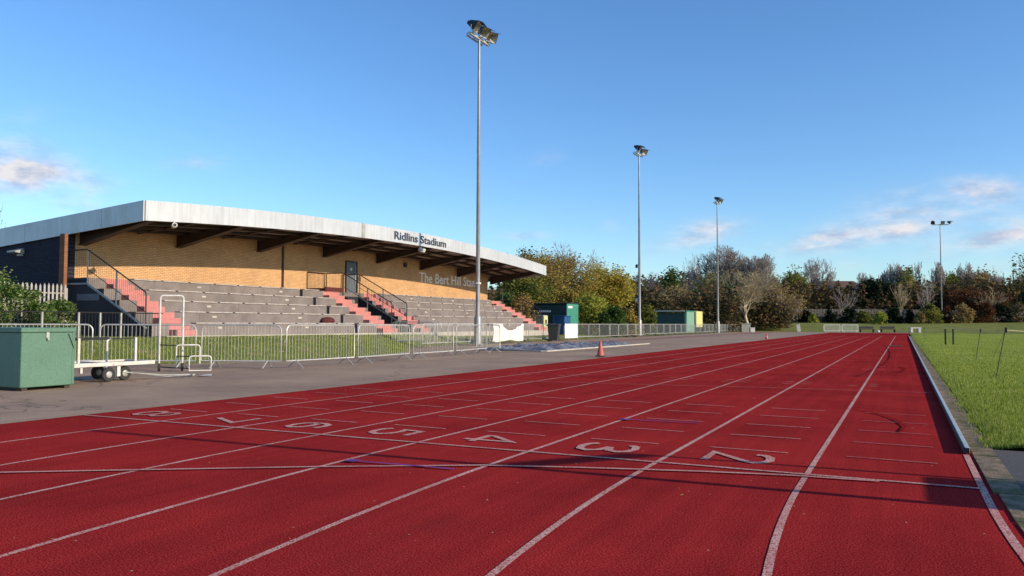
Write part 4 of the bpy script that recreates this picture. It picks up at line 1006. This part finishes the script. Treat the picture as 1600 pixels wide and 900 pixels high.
# long low shelter
sh = thing('shelter', 'long open fronted green shelter with pale end panel and flat roof', 'shelter', (-26,97.8,.1))
sobj('back_panel', MB().bbox(-31.4,-31.3,97.8,102.1,.1,2.7,.02), M['greendk'], sh)
sobj('interior_shade', MB().bbox(-31.3,-26.3,97.78,97.88,.1,2.66,.02), M['greendk'], sh)  # dark sheet painted for the shade inside the open front
sobj('end_panel', MB().bbox(-26.3,-26.0,97.76,102.0,.1,2.82,.02), M['shelter'], sh)
sobj('roof', MB().bbox(-31.6,-25.9,97.4,102.2,2.823,2.95,.02), M['greenlt'], sh)
sobj('roof_edge', MB().bbox(-31.6,-26.2,97.33,97.395,2.83,2.96,.005), M['white'], sh)
yb = thing('notice_board', 'tall yellow board standing just right of the green shelter', 'board', (-26,103.5,.1))
sobj('panel', MB().bbox(-26.05,-26.0,102.9,106.9,.75,2.95,.01), M['yellow'], yb)
for y in (103.2,106.6): sobj('leg', MB().bbox(-26.14,-26.06,y,y+.08,.0,2.8,.01), M['timber'], yb)

# ------------------------------------------------------------------ far end furniture
def farbox(name, label, cat, px0, px1, D, z0, z1, dep, m, b=.03):
    a, b_ = at(px0, D), at(px1, D); d = Vector((b_.x-a.x, b_.y-a.y)); t_ = thing(name, label, cat, (a.x, a.y, 0), math.atan2(d.y, d.x)); return t_, d.length
def bench(px0, px1, D, label):
    t_, Lb = farbox('bench', label, 'bench', px0, px1, D, 0, 0, 0, None)
    obj('seat', MB().bbox(0,Lb,-.25,.25,.42,.50,.01), M['timber'], t_); obj('backrest', MB().bbox(0,Lb,.22,.28,.55,.92,.01), M['dark'], t_)
    for x in (.1, Lb-.18): obj('leg', MB().bbox(x,x+.08,-.22,.26,0,.415,.01), M['timber'], t_)
    return t_
bench(1342, 1365, 123, 'dark wooden bench right of the white barriers at the track end'); bench(1375, 1398, 123, 'dark wooden bench nearer the middle of the track end, right of the other bench')
props(obj('litter_bag', MB().lathe([(.05,0),(.22,.06),(.24,.2),(.12,.34),(.03,.36)], 10), M['whitesheet'], loc=tuple(at(1371,122).xy)+(0,), smooth=True), 'small white bag lying between the two far benches', 'bag')
t_, Lb = farbox('steeple_block', 'cream coloured low table with two thick white legs at the track end', 'table', 1420, 1437, 122, 0, 0, 0, None)
obj('top', MB().bbox(0,Lb,-.3,.3,.62,.78,.02), M['white'], t_)
for x in (.05, Lb-.4): obj('leg', MB().bbox(x,x+.35,-.25,.25,0,.618,.02), M['white'], t_)
t_.name = 'low_table'
t_, Lb = farbox('sign_board', 'small leaning white board standing alone on the far bank', 'board', 1245, 1250, 121, 0, 0, 0, None)
obj('panel', MB().bbox(0,.55,-.02,.02,.05,1.15,.005).xf(Matrix.Rotation(R(-8),4,'Y')), M['galvold'], t_); obj('stay', MB().tube([(.25,.02,.9),(.25,.4,0)], .02, 6), M['galvold'], t_)
t_, Lb = farbox('planter_box', 'grey concrete planter box at the foot of the pale bare tree', 'planter', 1157, 1170, 121, 0, 0, 0, None)
obj('box', frust(0,Lb,-.5,.5,0,-.05,Lb+.05,-.55,.55,1.2), M['grimebox'], t_); obj('rim', MB().bbox(-.12,Lb+.12,-.62,.62,1.203,1.3,.02), M['grimebox'], t_)
t_, Lb = farbox('cream_block', 'small cream block standing right of the grey planter', 'block', 1171, 1178, 119, 0, 0, 0, None)
obj('block', MB().bbox(0,Lb,-.3,.3,0,.62,.03), M['white'], t_); obj('cap', MB().bbox(-.03,Lb+.03,-.33,.33,.622,.7,.01), M['white'], t_)

# ------------------------------------------------------------------ infield posts and rope
rp = 'thin rope fence posts in the infield grass'
def stake(x, y, h, lx, ly, label):
    t_ = thing('fence_stake', label, 'post', (x,y,0), 0, rp)
    obj('stake', MB().tube([(0,0,-.02),(lx*.5,ly*.5,h*.5),(lx,ly,h)], .011, 6), M['dkgreenpost'], t_); obj('clip', MB().bbox(lx-.02,lx+.025,ly-.02,ly+.02,h-.10,h+.01,.004), M['dark'], t_); return Vector((x+lx,y+ly,h-.05))
p1 = stake(1.25,13.12,1.13,.22,.05,'thin leaning stake nearest the camera in the infield')
p2 = stake(1.60,23.2,1.05,.16,.0,'second thin stake, farther down the infield rope')
p3 = stake(1.0,64,1.0,0,0,'thin short stake near the far inside kerb')
p4 = (3.4,52,1.25)
for x, lb in ((1.62,'left one of two dark green posts in the infield'), (2.0,'right one of two dark green posts in the infield')):
    t_ = thing('green_post', lb, 'post', (x,44,0)); obj('post', MB().bbox(-.042,.042,-.042,.042,0,.93,.008), M['dkgreenpost'], t_); obj('cap', MB().bbox(-.05,.05,-.05,.05,.932,.96,.004), M['dkgreenpost'], t_)
def rope(a, b, sag, r, label, m='rope'):
    a, b = Vector(a), Vector(b); pts = [a.lerp(b, i/10)-Vector((0,0,sag*math.sin(math.pi*i/10))) for i in range(11)]
    props(obj('rope', MB().tube(pts, r, 5), M[m]), label, 'rope')
rope(p1, p2, .04, .007, 'cream rope strung between the two near infield stakes')
rope(p2, (1.62,43.9,1.15), .06, .012, 'cream rope running from the second stake to the green posts')
rope(p1, (4.2,16.5,1.05), .05, .007, 'cream rope leading right from the nearest infield stake')
rope(p1, (1.35,14.6,.45), .0, .003, 'thin dark guy line slanting down from the nearest stake', 'dkgreenpost')

# ------------------------------------------------------------------ unseen stand, added and shaped to throw the bars of shadow over the finish
js = thing('shadow_stand', 'unseen stand with board and tall pole, added to cast the shadow bars over the finish line', 'shadow caster', (3.0,-.1,0))
sobj('shadow_platform', MB().bbox(2.45,4.2,-.62,.36,.0,1.04,.02), M['timber'], js)
sobj('shadow_tall_pole', MB().tube([(2.6,-.66,0),(2.6,-.66,4.05)], .045, 8), M['galv'], js)
sobj('shadow_short_pole', MB().tube([(2.6,.42,0),(2.6,.42,1.95)], .03, 8), M['galv'], js)
sobj('shadow_board', MB().add([(2.6,.42,1.86),(2.6,.42,1.98),(2.6,-.60,2.27),(2.6,-.60,2.15),(2.63,.42,1.86),(2.63,.42,1.98),(2.63,-.60,2.27),(2.63,-.60,2.15)],[(0,1,2,3),(4,5,6,7),(0,1,5,4),(1,2,6,5),(2,3,7,6),(3,0,4,7)]), M['dark'], js)  # added board, slanted to throw the shadow that joins the bars

# bundle on the seats
props(obj('bundle', MB().lathe([(.05,0),(.30,.03),(.34,.16),(.26,.28),(.12,.33),(.02,.34)], 9).xf(Matrix.Translation((-26.25,25.0,ZT+ROW_H+.01)) @ Matrix.Diagonal((.8,1.4,1,1))), M['maroon'], smooth=True), 'dark maroon bundle left on the lower seats of the stand', 'bundle')

# ------------------------------------------------------------------ trees
def frames(d):
    a = np.where(np.abs(d[:,2:3]) < .9, np.array([[0,0,1.]]), np.array([[1.,0,0]]))
    u = np.cross(d, a); u /= np.linalg.norm(u, axis=1, keepdims=True); w_ = np.cross(d, u); return u, w_
def skeleton(seed, levels=5, kids_=(7,5,4,4,3), trunk=.22, up=.35, spread=1.0, curl=.25, ratio=.62):
    """returns segments P0,P1,r0,r1,level in a roughly unit-high tree"""
    g = np.random.default_rng(seed); segs = []
    def grow(p, d, ln, r, lv):
        n = 3 if lv < 3 else 2; q = p; dd = d; nodes = [(p, d)]
        for i in range(n):
            dd = dd+g.normal(0, curl*.35, 3)+np.array([0,0,up*.12]); dd /= np.linalg.norm(dd)
            q2 = q+dd*ln/n; ra = r*(1-.28*i/n*1.6); rb = r*(1-.28*(i+1)/n*1.6); segs.append((q, q2, ra, rb, lv)); q = q2; nodes.append((q, dd))
        if lv >= levels: return
        for c in range(kids_[lv]):
            k = 1+int(g.random()*n) if lv else n-(c % 2)
            if c == 0: k = n
            b, bd = nodes[min(k, n)]; ang = g.uniform(.35, .95)*spread if c else g.uniform(.05,.3); ph = g.uniform(0, 2*np.pi)+c*2.4
            a = np.array([0,0,1.]) if abs(bd[2]) < .9 else np.array([1.,0,0]); u = np.cross(bd, a); u /= np.linalg.norm(u); v = np.cross(bd, u)
            nd = bd*np.cos(ang)+(u*np.cos(ph)+v*np.sin(ph))*np.sin(ang); nd[2] += up*.25; nd /= np.linalg.norm(nd)
            grow(b, nd, ln*g.uniform(ratio-.1, ratio+.12)*(1.25 if lv == 0 else 1), rb*g.uniform(.55,.75), lv+1)
    grow(np.zeros(3), np.array([0,0,1.]), trunk, .018, 0)
    P0 = np.array([s[0] for s in segs]); P1 = np.array([s[1] for s in segs]); return P0, P1, np.array([s[2] for s in segs]), np.array([s[3] for s in segs]), np.array([s[4] for s in segs])
def fit(P0, P1, W_, H_):
    allp = np.concatenate([P0, P1]); ex = np.percentile(np.hypot(allp[:,0], allp[:,1]), 97); hz = np.percentile(allp[:,2], 98.8)
    s = np.array([W_/2/ex, W_/2/ex, H_/hz]); return P0*s, P1*s
def dome(P0, P1, W_, H_, lim=1.03):
    """keep the segments inside a rounded crown outline"""
    rho = np.hypot(P1[:,0], P1[:,1])/(W_/2*1.12); h = P1[:,2]/H_; top = .40+.62*np.sqrt(np.clip(1-rho**2.4, 0, 1)); return h < top*lim
def tubes_np(P0, P1, r0, r1, n=4):
    d = P1-P0; d /= np.linalg.norm(d, axis=1, keepdims=True)+1e-9; u, v = frames(d); m = len(P0)
    V = np.zeros((m, 2*n, 3)); 
    for k in range(n):
        a = 2*np.pi*k/n; o_ = u*np.cos(a)+v*np.sin(a); V[:,k] = P0+o_*r0[:,None]; V[:,n+k] = P1+o_*r1[:,None]
    base = (np.arange(m)*2*n)[:,None]; Fq = np.concatenate([base+np.array([[k,(k+1)%n,n+(k+1)%n,n+k]]) for k in range(n)])
    return V.reshape(-1,3), Fq
def leafquads(C, size, g, flat=.3):
    n = len(C); a = g.normal(size=(n,3)); a /= np.linalg.norm(a, axis=1, keepdims=True); u, v = frames(a)
    s = size*g.uniform(.5,1.3,(n,1)); u = u*s; v = v*s*g.uniform(.45,.8,(n,1))
    V = np.stack([C-u-v*.3, C-v*.9, C+u+v*.2, C+v], 1); return V.reshape(-1,3), np.arange(n*4).reshape(-1,4)
def bare_tree(label, loc, W_, H_, seed, m_tr='bark', m_tw='twig', levels=5, kd=(7,5,4,4,3), rmin=.018, group=None, name='bare_tree', rs=1, leaf=None, nleaf=0, lsize=.12, lspread=.4, **k):
    P0, P1, r0, r1, lv = skeleton(seed, levels, kd, **k); P0, P1 = fit(P0, P1, W_, H_); ok = dome(P0, P1, W_, H_)|(lv <= (1 if levels >= 5 else 9)); P0, P1, r0, r1, lv = P0[ok], P1[ok], r0[ok], r1[ok], lv[ok]
    r0 = np.maximum(r0*H_*rs, rmin); r1 = np.maximum(r1*H_*rs, rmin*.8)
    t_ = thing(name, label, 'tree', loc, 0, group); big = lv <= (0 if (levels == 4 and not leaf) else 2)
    V, Fq = tubes_np(P0[big], P1[big], r0[big], r1[big], 6); npobj('trunk', V, Fq, M[m_tr], t_)
    if (~big).any(): V, Fq = tubes_np(P0[~big], P1[~big], r0[~big], r1[~big], 3); npobj('twigs', V, Fq, M[m_tw], t_)
    if leaf:
        g = np.random.default_rng(seed+99); tips = P1[lv >= levels-1]; idx = g.integers(0, len(tips), nleaf)
        # drop some branches so that the crown has holes and dense clumps
        wgt = g.random(len(tips)); idx = idx[wgt[idx] > .25]
        C = tips[idx]+g.normal(0, lspread, (len(idx),3))*np.array([1,1,.8]); C[:,2] = np.maximum(C[:,2], .15)
        V, Fq = leafquads(C, lsize, g); npobj('crown', V, Fq, L[leaf], t_)
    return t_
def leafy(label, loc, W_, H_, seed, leaf, n=9000, ls=.16, sp=.45, **k):
    kw = dict(levels=4, kd=(7,5,4,4), name='tree', leaf=leaf, nleaf=n, lsize=ls, lspread=sp, rmin=.02); kw.update(k)
    return bare_tree(label, loc, W_, H_*.93, seed, **kw)
def bush(label, loc, W_, H_, seed, leaf, n=5000, ls=.12, name='bush', dep=None, group=None, hollow=.55):
    """shrub: leaf clumps in an uneven dome, with a few stems"""
    g = np.random.default_rng(seed); t_ = thing(name, label, 'bush', loc, 0, group); dep = dep or W_*.8
    nc = 46; a = g.uniform(0, 2*np.pi, nc); rr_ = g.random(nc)**.5; zz = g.random(nc)
    lim = np.sqrt(np.clip(1-zz**2.2, .05, 1)); C0 = np.stack([np.cos(a)*rr_*lim*W_/2, np.sin(a)*rr_*lim*dep/2, zz*H_*.88], 1)
    idx = g.integers(0, nc, n); off = g.normal(size=(n,3)); off /= np.linalg.norm(off, axis=1, keepdims=True); off *= (g.random((n,1))**.4)
    s = (g.uniform(.5,1.1,nc)*min(W_, H_)*.22)[idx][:,None]; C = C0[idx]+off*s; C[:,2] = np.abs(C[:,2])
    V, Fq = leafquads(C, ls, g); npobj('foliage', V, Fq, L[leaf], t_)
    st = MB()
    for i in range(7): 
        c = C0[g.integers(0, nc)]; st.tube([(c[0]*.15, c[1]*.15, 0), (c[0]*.6, c[1]*.6, c[2]*.55), tuple(c)], .03, 5, r2=.01)
    obj('stems', st, M['bark'], t_); return t_
def put(px, D, z=0): p = at(px, D); return (p.x, p.y, z)
# size of something spanning w pixels at D metres
def wd(w_, D): return w_*D/F
def ht(py, D, z=0): return ztop(py, D)-z

# trees and shrubs behind the kiosk
leafy('dense dark olive tree behind the right end of the stand roof', put(815,78), wd(78,78), ht(428,78), 1, 'olive', 20000, .12, .5)
leafy('tall golden brown tree in full autumn leaf with wispy top behind the kiosk', put(872,84), wd(140,84), ht(399,84), 2, 'rust', 36000, .11, .55)
leafy('golden yellow tree right of the taller brown one behind the kiosk', put(948,88), wd(86,88), ht(420,88), 3, 'gold', 26000, .11, .5)
bare_tree('thin leafless treetop rising behind the golden tree', put(935,98), wd(60,98), ht(402,98), 4, levels=4, kd=(6,4,4,3), rmin=.02)
bare_tree('wispy leafless top showing through the tall golden brown tree', put(878,86), wd(96,86), ht(384,86), 74, levels=5, kd=(7,5,4,3,3), rmin=.016, up=.35)
bush('yellow green bush in front of the golden trees', put(922,76), wd(78,76), ht(462,76), 5, 'yelgreen', 6500, .14)
bush('olive bush directly right of the green kiosk', put(893,80), wd(50,80), ht(455,80), 6, 'rust', 5000, .14)
bush('dark green rounded bush by the second mast', put(958,72), wd(52,72), ht(480,72), 7, 'green', 5000, .12)
bush('small red brown bush touching the second mast', put(984,74), wd(30,74), ht(483,74), 8, 'rust', 2600, .10)
bush('small grey green bush between the second mast and the shelter', put(1012,84), wd(30,84), ht(475,84), 9, 'olive', 2600, .12)
bush('brown twiggy bush seen over the right end of the terraces', put(815,64), wd(62,64), ht(462,64), 10, 'tan', 5200, .09)
bush('dark green bush behind the right hand stair rail', put(790,74), wd(44,74), ht(452,74), 12, 'green', 4200, .12)
leafy('dark green treetop showing above the stand roof', put(821,120), wd(36,120), ht(392,120), 11, 'dark', 6000, .2, .45)
# bare and half-bare trees in the middle distance
bare_tree('big grey leafless tree left of centre of the far tree group', put(1122,142), wd(118,142), ht(377,142,1.4), 21, levels=6, kd=(9,6,5,4,3,3), rmin=.026, up=.22, spread=1.05)
bare_tree('broad grey leafless tree right of the third mast, behind the pale one', put(1182,138), wd(104,138), ht(388,138,1.4), 22, levels=6, kd=(9,6,5,4,3,3), rmin=.026, up=.25, spread=1.0)
bare_tree('pale barked spreading bare tree standing on the bank beside the planter', put(1166,124,.2), wd(132,124), ht(424,124), 23, 'barklight', 'twigtan', levels=6, kd=(8,5,4,3,3,2), rmin=.02, trunk=.17, up=.25, spread=1.1, rs=1.9)
leafy('half bare tree with thin olive leaves behind the third mast', put(1112,130), wd(95,130), ht(424,130), 24, 'olive', 2600, .17, .7, levels=5, kd=(7,4,4,3,3))
leafy('low brown half bare tree left of the pale bare tree', put(1060,128), wd(80,128), ht(444,128), 25, 'tan', 3000, .16, .7, levels=5, kd=(7,4,4,3,3), m_tw='twigtan')
leafy('narrow green tree rising above the dark hedge', put(1055,136), wd(26,136), ht(418,136), 26, 'green', 4200, .2, .5, levels=3, kd=(6,4,3))
leafy('low brown tree right of the pale bare tree', put(1218,132), wd(70,132), ht(444,132), 27, 'tan', 3200, .18, .7, levels=5, kd=(7,4,4,3,3))
bare_tree('faint leafless top above the dark hedge left of the third mast', put(1022,150), wd(60,150), ht(428,150), 28, levels=5, kd=(6,4,4,3,3), rmin=.02)
bare_tree('leafless top just left of the big grey tree', put(1082,150), wd(50,150), ht(402,150), 29, levels=5, kd=(6,4,4,3,3), rmin=.02)
# skyline on the right
sky_t = [(1238,170,422,22,'g','small green treetop left of the house roofs'), (1255,172,430,22,'g','low green treetop just left of the house roofs'), (1279,185,406,34,'b','slender bare tree above the house roofs'),
 (1205,165,432,24,'g','dark green treetop right of the broad bare tree'), (1348,180,428,22,'b','small bare tree at the right end of the house roofs'),
 (1395,178,412,20,'b','narrow bare treetop left of the greenish one'), (1415,176,419,20,'g','thin greenish treetop between bare ones'), (1440,178,413,30,'b','bare treetop left of the farthest mast'),
 (1462,176,412,18,'b','narrow bare treetop touching the farthest mast'), (1512,182,412,24,'b','bare treetop behind the round tan tree'), (1558,178,424,22,'b','small bare treetop left of the dark conifer'),
 (1593,176,424,20,'b','bare treetop at the right edge'), (1378,182,428,14,'b','tiny bare treetop above the black evergreen')]
for i, (px, D, py, w_, kd_, lb) in enumerate(sky_t):
    if kd_ == 'b': bare_tree(lb, put(px,D,1.2), wd(w_*1.9,D), ht(py,D,1.2), 40+i, levels=5, kd=(8,5,4,3,3), rmin=.036, up=.7, spread=.75, trunk=.3)
    else: leafy(lb, put(px,D,1.2), wd(w_*1.3,D), ht(py,D,1.2), 40+i, 'olive', 3500, .24, .6, levels=4, up=.8)
leafy('black looking evergreen tree over the far palisade fence', put(1372,160,1.5), wd(42,160), ht(441,160,1.5), 60, 'dark', 16000, .26, .7, levels=4)
leafy('dark olive round tree left of the tan one by the farthest mast', put(1486,185,1.5), wd(46,185), ht(430,185,1.5), 61, 'olive', 11000, .26, .8)
leafy('round tan brown tree right of the farthest mast', put(1524,185,1.5), wd(58,185), ht(426,185,1.5), 62, 'tan', 14000, .26, .8)
leafy('dark conifer top near the right edge', put(1583,180,1.5), wd(30,180), ht(443,180,1.5), 63, 'dark', 7000, .24, .5, levels=4, up=1.2)
leafy('red brown shrubby tree below the round tan tree', put(1520,156,1.5), wd(90,156), ht(456,156,1.5), 64, 'redbrown', 12000, .2, .8)
leafy('tan and orange shrubby tree right of the black evergreen', put(1428,162,1.5), wd(56,162), ht(446,162,1.5), 65, 'tan', 9000, .2, .8)
leafy('red brown low tree right of the farthest mast base', put(1490,158,1.5), wd(50,158), ht(462,158,1.5), 66, 'redbrown', 7000, .2, .8)
bush('yellow green bush in front of the far palisade fence', put(1374,144,1.0), wd(24,144), ht(488,144,1.0), 67, 'yelgreen', 1500, .22)
for i, (px, py, w_, D, lf, lb) in enumerate([(1258,486,20,149,'dark','dark shrub at the left end of the far fence'), (1296,484,16,149,'dark','narrow dark shrub against the far fence, left of the track end barriers'),
    (1326,481,26,149,'dark','dark shrub against the far fence behind the white barriers'), (1350,486,20,149,'olive','olive shrub right of the dark one against the far fence'), (1396,482,24,149,'dark','dark shrub just right of the yellow green bush'),
    (1421,484,12,149,'dark','narrow dark shrub in the middle of the far fence'), (1452,474,30,148,'olive','olive shrub filling the gap between the two far fences'), (1478,478,18,150,'redbrown','red brown shrub left of the farthest mast'),
    (1502,474,34,149,'tan','tan shrub right of the farthest mast'), (1560,474,36,150,'dark','dark shrub in front of the right hand fence'), (1590,476,34,149,'hedge','dark brown shrub at the right edge in front of the fence'), (1538,470,26,149,'redbrown','red brown shrub left of the dark one by the right hand fence'),
    (1270,490,12,147,'yelgreen','little yellow green shrub at the foot of the far fence'), (1436,488,14,147,'tan','small tan shrub at the right end of the left fence')]):
    bush(lb, put(px,D,1.2), wd(w_*1.15,D), ht(py,D,1.2), 300+i, lf, 1900, .2)
bush('tan bush at the foot of the hedge near the right edge', put(1536,150,1.2), wd(30,150), ht(486,150,1.2), 68, 'tan', 1500, .22)
# edge bits
leafy('leafy branch tip of a tree at the extreme right edge', put(1640,90), wd(74,90), ht(385,90), 70, 'olive', 5000, .16, .5)
bare_tree('bare tree whose twigs reach in at the left edge above the roof', put(-55,70), wd(140,70), ht(300,70), 71, levels=5, kd=(7,4,4,3,3), rmin=.012, leaf='rust', nleaf=260, lsize=.10, lspread=.25)
for i, (px, D, py, w_, lb) in enumerate([(1246,152,470,20,'slim leafless sapling against the dark hedge left of the far fence'), (1318,151,452,26,'slim leafless tree in front of the hedge behind the white barriers'),
    (1405,151,446,24,'pale slim tree in front of the hedge above the benches'), (1447,150,440,26,'pale leafless tree between the two far fences'), (1546,151,452,30,'leafless tree in front of the red brown one'), (1212,146,452,34,'thin leafless tree right of the pale spreading tree'), (1040,122,452,40,'thin leafless tree behind the green shelter')]):
    bare_tree(lb, put(px,D,.8), wd(w_*1.6,D), ht(py,D,.8), 400+i, 'barklight', 'twig' if i % 2 else 'twigtan', levels=4, kd=(6,4,3,3), rmin=.024, up=.55, spread=.95, trunk=.30, rs=1.3)
# far hedgerow: a dense mass nobody could count
def hedge(name, label, l0, l1, D0, D1, hfun, n, ls, leaf, z0=0):
    g = np.random.default_rng(77+int(l0)); l = g.uniform(l0, l1, n); D = g.uniform(D0, D1, n)
    H_ = np.array([hfun(a) for a in l])*(.78+.22*np.sin(l*1.7+D*.9)+.12*np.sin(l*4.1)); z = g.random(n)**.75*H_
    f2 = np.array([-math.sin(YAW), math.cos(YAW), 0]); r2 = np.array([math.cos(YAW), math.sin(YAW), 0])
    C = np.array([CAM.x, CAM.y, 0])+f2*D[:,None]+r2*l[:,None]; C[:,2] = z0+z
    V, Fq = leafquads(C, ls, g); o_ = npobj(name, V, Fq, L[leaf]); props(o_, label, 'hedgerow', kind='stuff'); return o_
def hh_(l):  # top of mass along the line, from pixel rows
    px = 800+l*F/158
    return interp(px, [(900,ztop(450,158)), (1000,ztop(436,158)), (1100,ztop(428,158)), (1200,ztop(438,158)), (1260,ztop(444,158)), (1350,ztop(446,158)), (1450,ztop(444,158)), (1600,ztop(440,158)), (1700,ztop(430,158))])-1.2
hedge('hedgerow', 'dark brown and green hedgerow behind the far bank', -6, 118, 157, 170, hh_, 150000, .34, 'hedge', 1.2)
hedge('undergrowth', 'low dark undergrowth in front of the hedgerow', 24, 46, 130, 150, lambda l: 4.6+1.0*math.sin(l*.5), 30000, .26, 'hedge', .6)
hedge('hedge_behind_kiosk', 'dark hedge beyond the second mast and shelter', -20, 34, 118, 130, lambda l: 6.6+1.0*math.sin(l*.43), 42000, .28, 'hedge', .1)

# houses beyond the hedge
def house(px0, px1, D, ze, zr, label):
    a, b_ = at(px0, D), at(px1, D); d = Vector((b_.x-a.x, b_.y-a.y)); Lb = d.length; t_ = thing('house', label, 'house', (a.x,a.y,0), math.atan2(d.y,d.x))
    obj('wall', MB().box(0,Lb,0,7,0,ze), M['housewall'], t_); rf = obj('roof', MB().add([(-.3,-.4,ze-.05),(Lb+.3,-.4,ze-.05),(Lb+.3,7.4,ze-.05),(-.3,7.4,ze-.05),(1.6,3.5,zr),(Lb-1.6,3.5,zr)], [(0,1,5,4),(1,2,5),(2,3,4,5),(3,0,4),(0,3,2,1)]), M['rooftile'], t_)
    obj('chimney', MB().box(2.2,2.9,3.2,3.9,zr-.6,zr+1.0), M['housewall'], rf)
    for k in range(3): obj('window', MB().bbox(Lb*(k+.5)/3-.6,Lb*(k+.5)/3+.6,-.05,-.01,ze-2.2,ze-1.0,.01), M['greybox'], t_)
house(1268,1352,215,ztop(452,215),ztop(439,215),'brown tiled house roof showing above the hedge at centre right')
house(1180,1225,230,ztop(452,230),ztop(444,230),'far brown house roof mostly hidden by the broad bare tree')

# palisade fences
def palisade(a, b, z0, h, sp, pw, m, label, n_posts=4, frm=None):
    a, b = Vector((a[0],a[1],0)), Vector((b[0],b[1],0)); d = b-a; Lb = d.length; t_ = thing('palisade_fence', label, 'fence', (a.x,a.y,z0), math.atan2(d.y,d.x))
    pl = MB(); n = int(Lb/sp)
    for i in range(n):
        x = sp*(i+.5); hh2 = h*random.uniform(.985,1.01)
        pl.add([(x-pw/2,-.012,.05),(x+pw/2,-.012,.05),(x+pw/2,-.012,hh2-.1),(x,-.012,hh2),(x-pw/2,-.012,hh2-.1),(x-pw/2,.012,.05),(x+pw/2,.012,.05),(x+pw/2,.012,hh2-.1),(x,.012,hh2),(x-pw/2,.012,hh2-.1)],
               [(0,1,2,3,4),(9,8,7,6,5),(0,5,6,1),(1,6,7,2),(2,7,8,3),(3,8,9,4),(4,9,5,0)])
    obj('pales', pl, m, t_)
    for z in (.35, h-.38): obj('rail', MB().bbox(0,Lb,.014,.06,z,z+.05,.005), m, t_)
    for i in range(n_posts): x = Lb*i/(n_posts-1); obj('post', MB().bbox(x-.04,x+.04,.062,.14,0,h-.15,.006), m, t_)
    return t_
palisade((-29.25,8.6), (-29.25,13.25), .58, 2.05, .165, .075, M['pale'], 'pale steel palisade fence half covered by ivy at the left edge', 3)
pa, pb = at(1236,150), at(1445,152); palisade(pa, pb, bank_h(150,50)-.1, 2.8, .30, .17, M['farpale'], 'grey palisade fence along the top of the far bank', 12)
pa, pb = at(1450,152), at(1640,153); palisade(pa, pb, bank_h(150,80)-.1, 2.6, .30, .15, M['farpale'], 'grey palisade fence continuing right behind the shrubs', 10)
pa, pb = at(1010,126), at(1232,146); palisade(pa, pb, .3, 2.4, .32, .10, M['navy'], 'dark palisade fence behind the pale bare tree', 10)
bush('ivy covered bush in front of the palisade fence at the left edge', (-28.0,10.2,.55), 3.2, 2.05, 80, 'ivy', 9000, .055, 'ivy_bush', 3.2)
bush('low dark ivy bush between the palisade fence and the ramp railing', (-28.3,12.3,.55), 1.7, 1.45, 84, 'ivy', 5000, .05, 'ivy_bush', 1.8)
bush('leafy shrub rising behind the palisade fence', (-30.0,11.4,.55), 2.4, 2.7, 81, 'ivy', 4500, .055, 'shrub', 2.6)
bush('reddish shrub behind the fence at the extreme left edge', (-30.0,9.6,.55), 1.4, 2.2, 82, 'yelgreen', 2500, .06, 'shrub', 1.6)

scene.view_settings.view_transform = 'Standard'; scene.view_settings.look = 'None'; scene.view_settings.exposure = 0
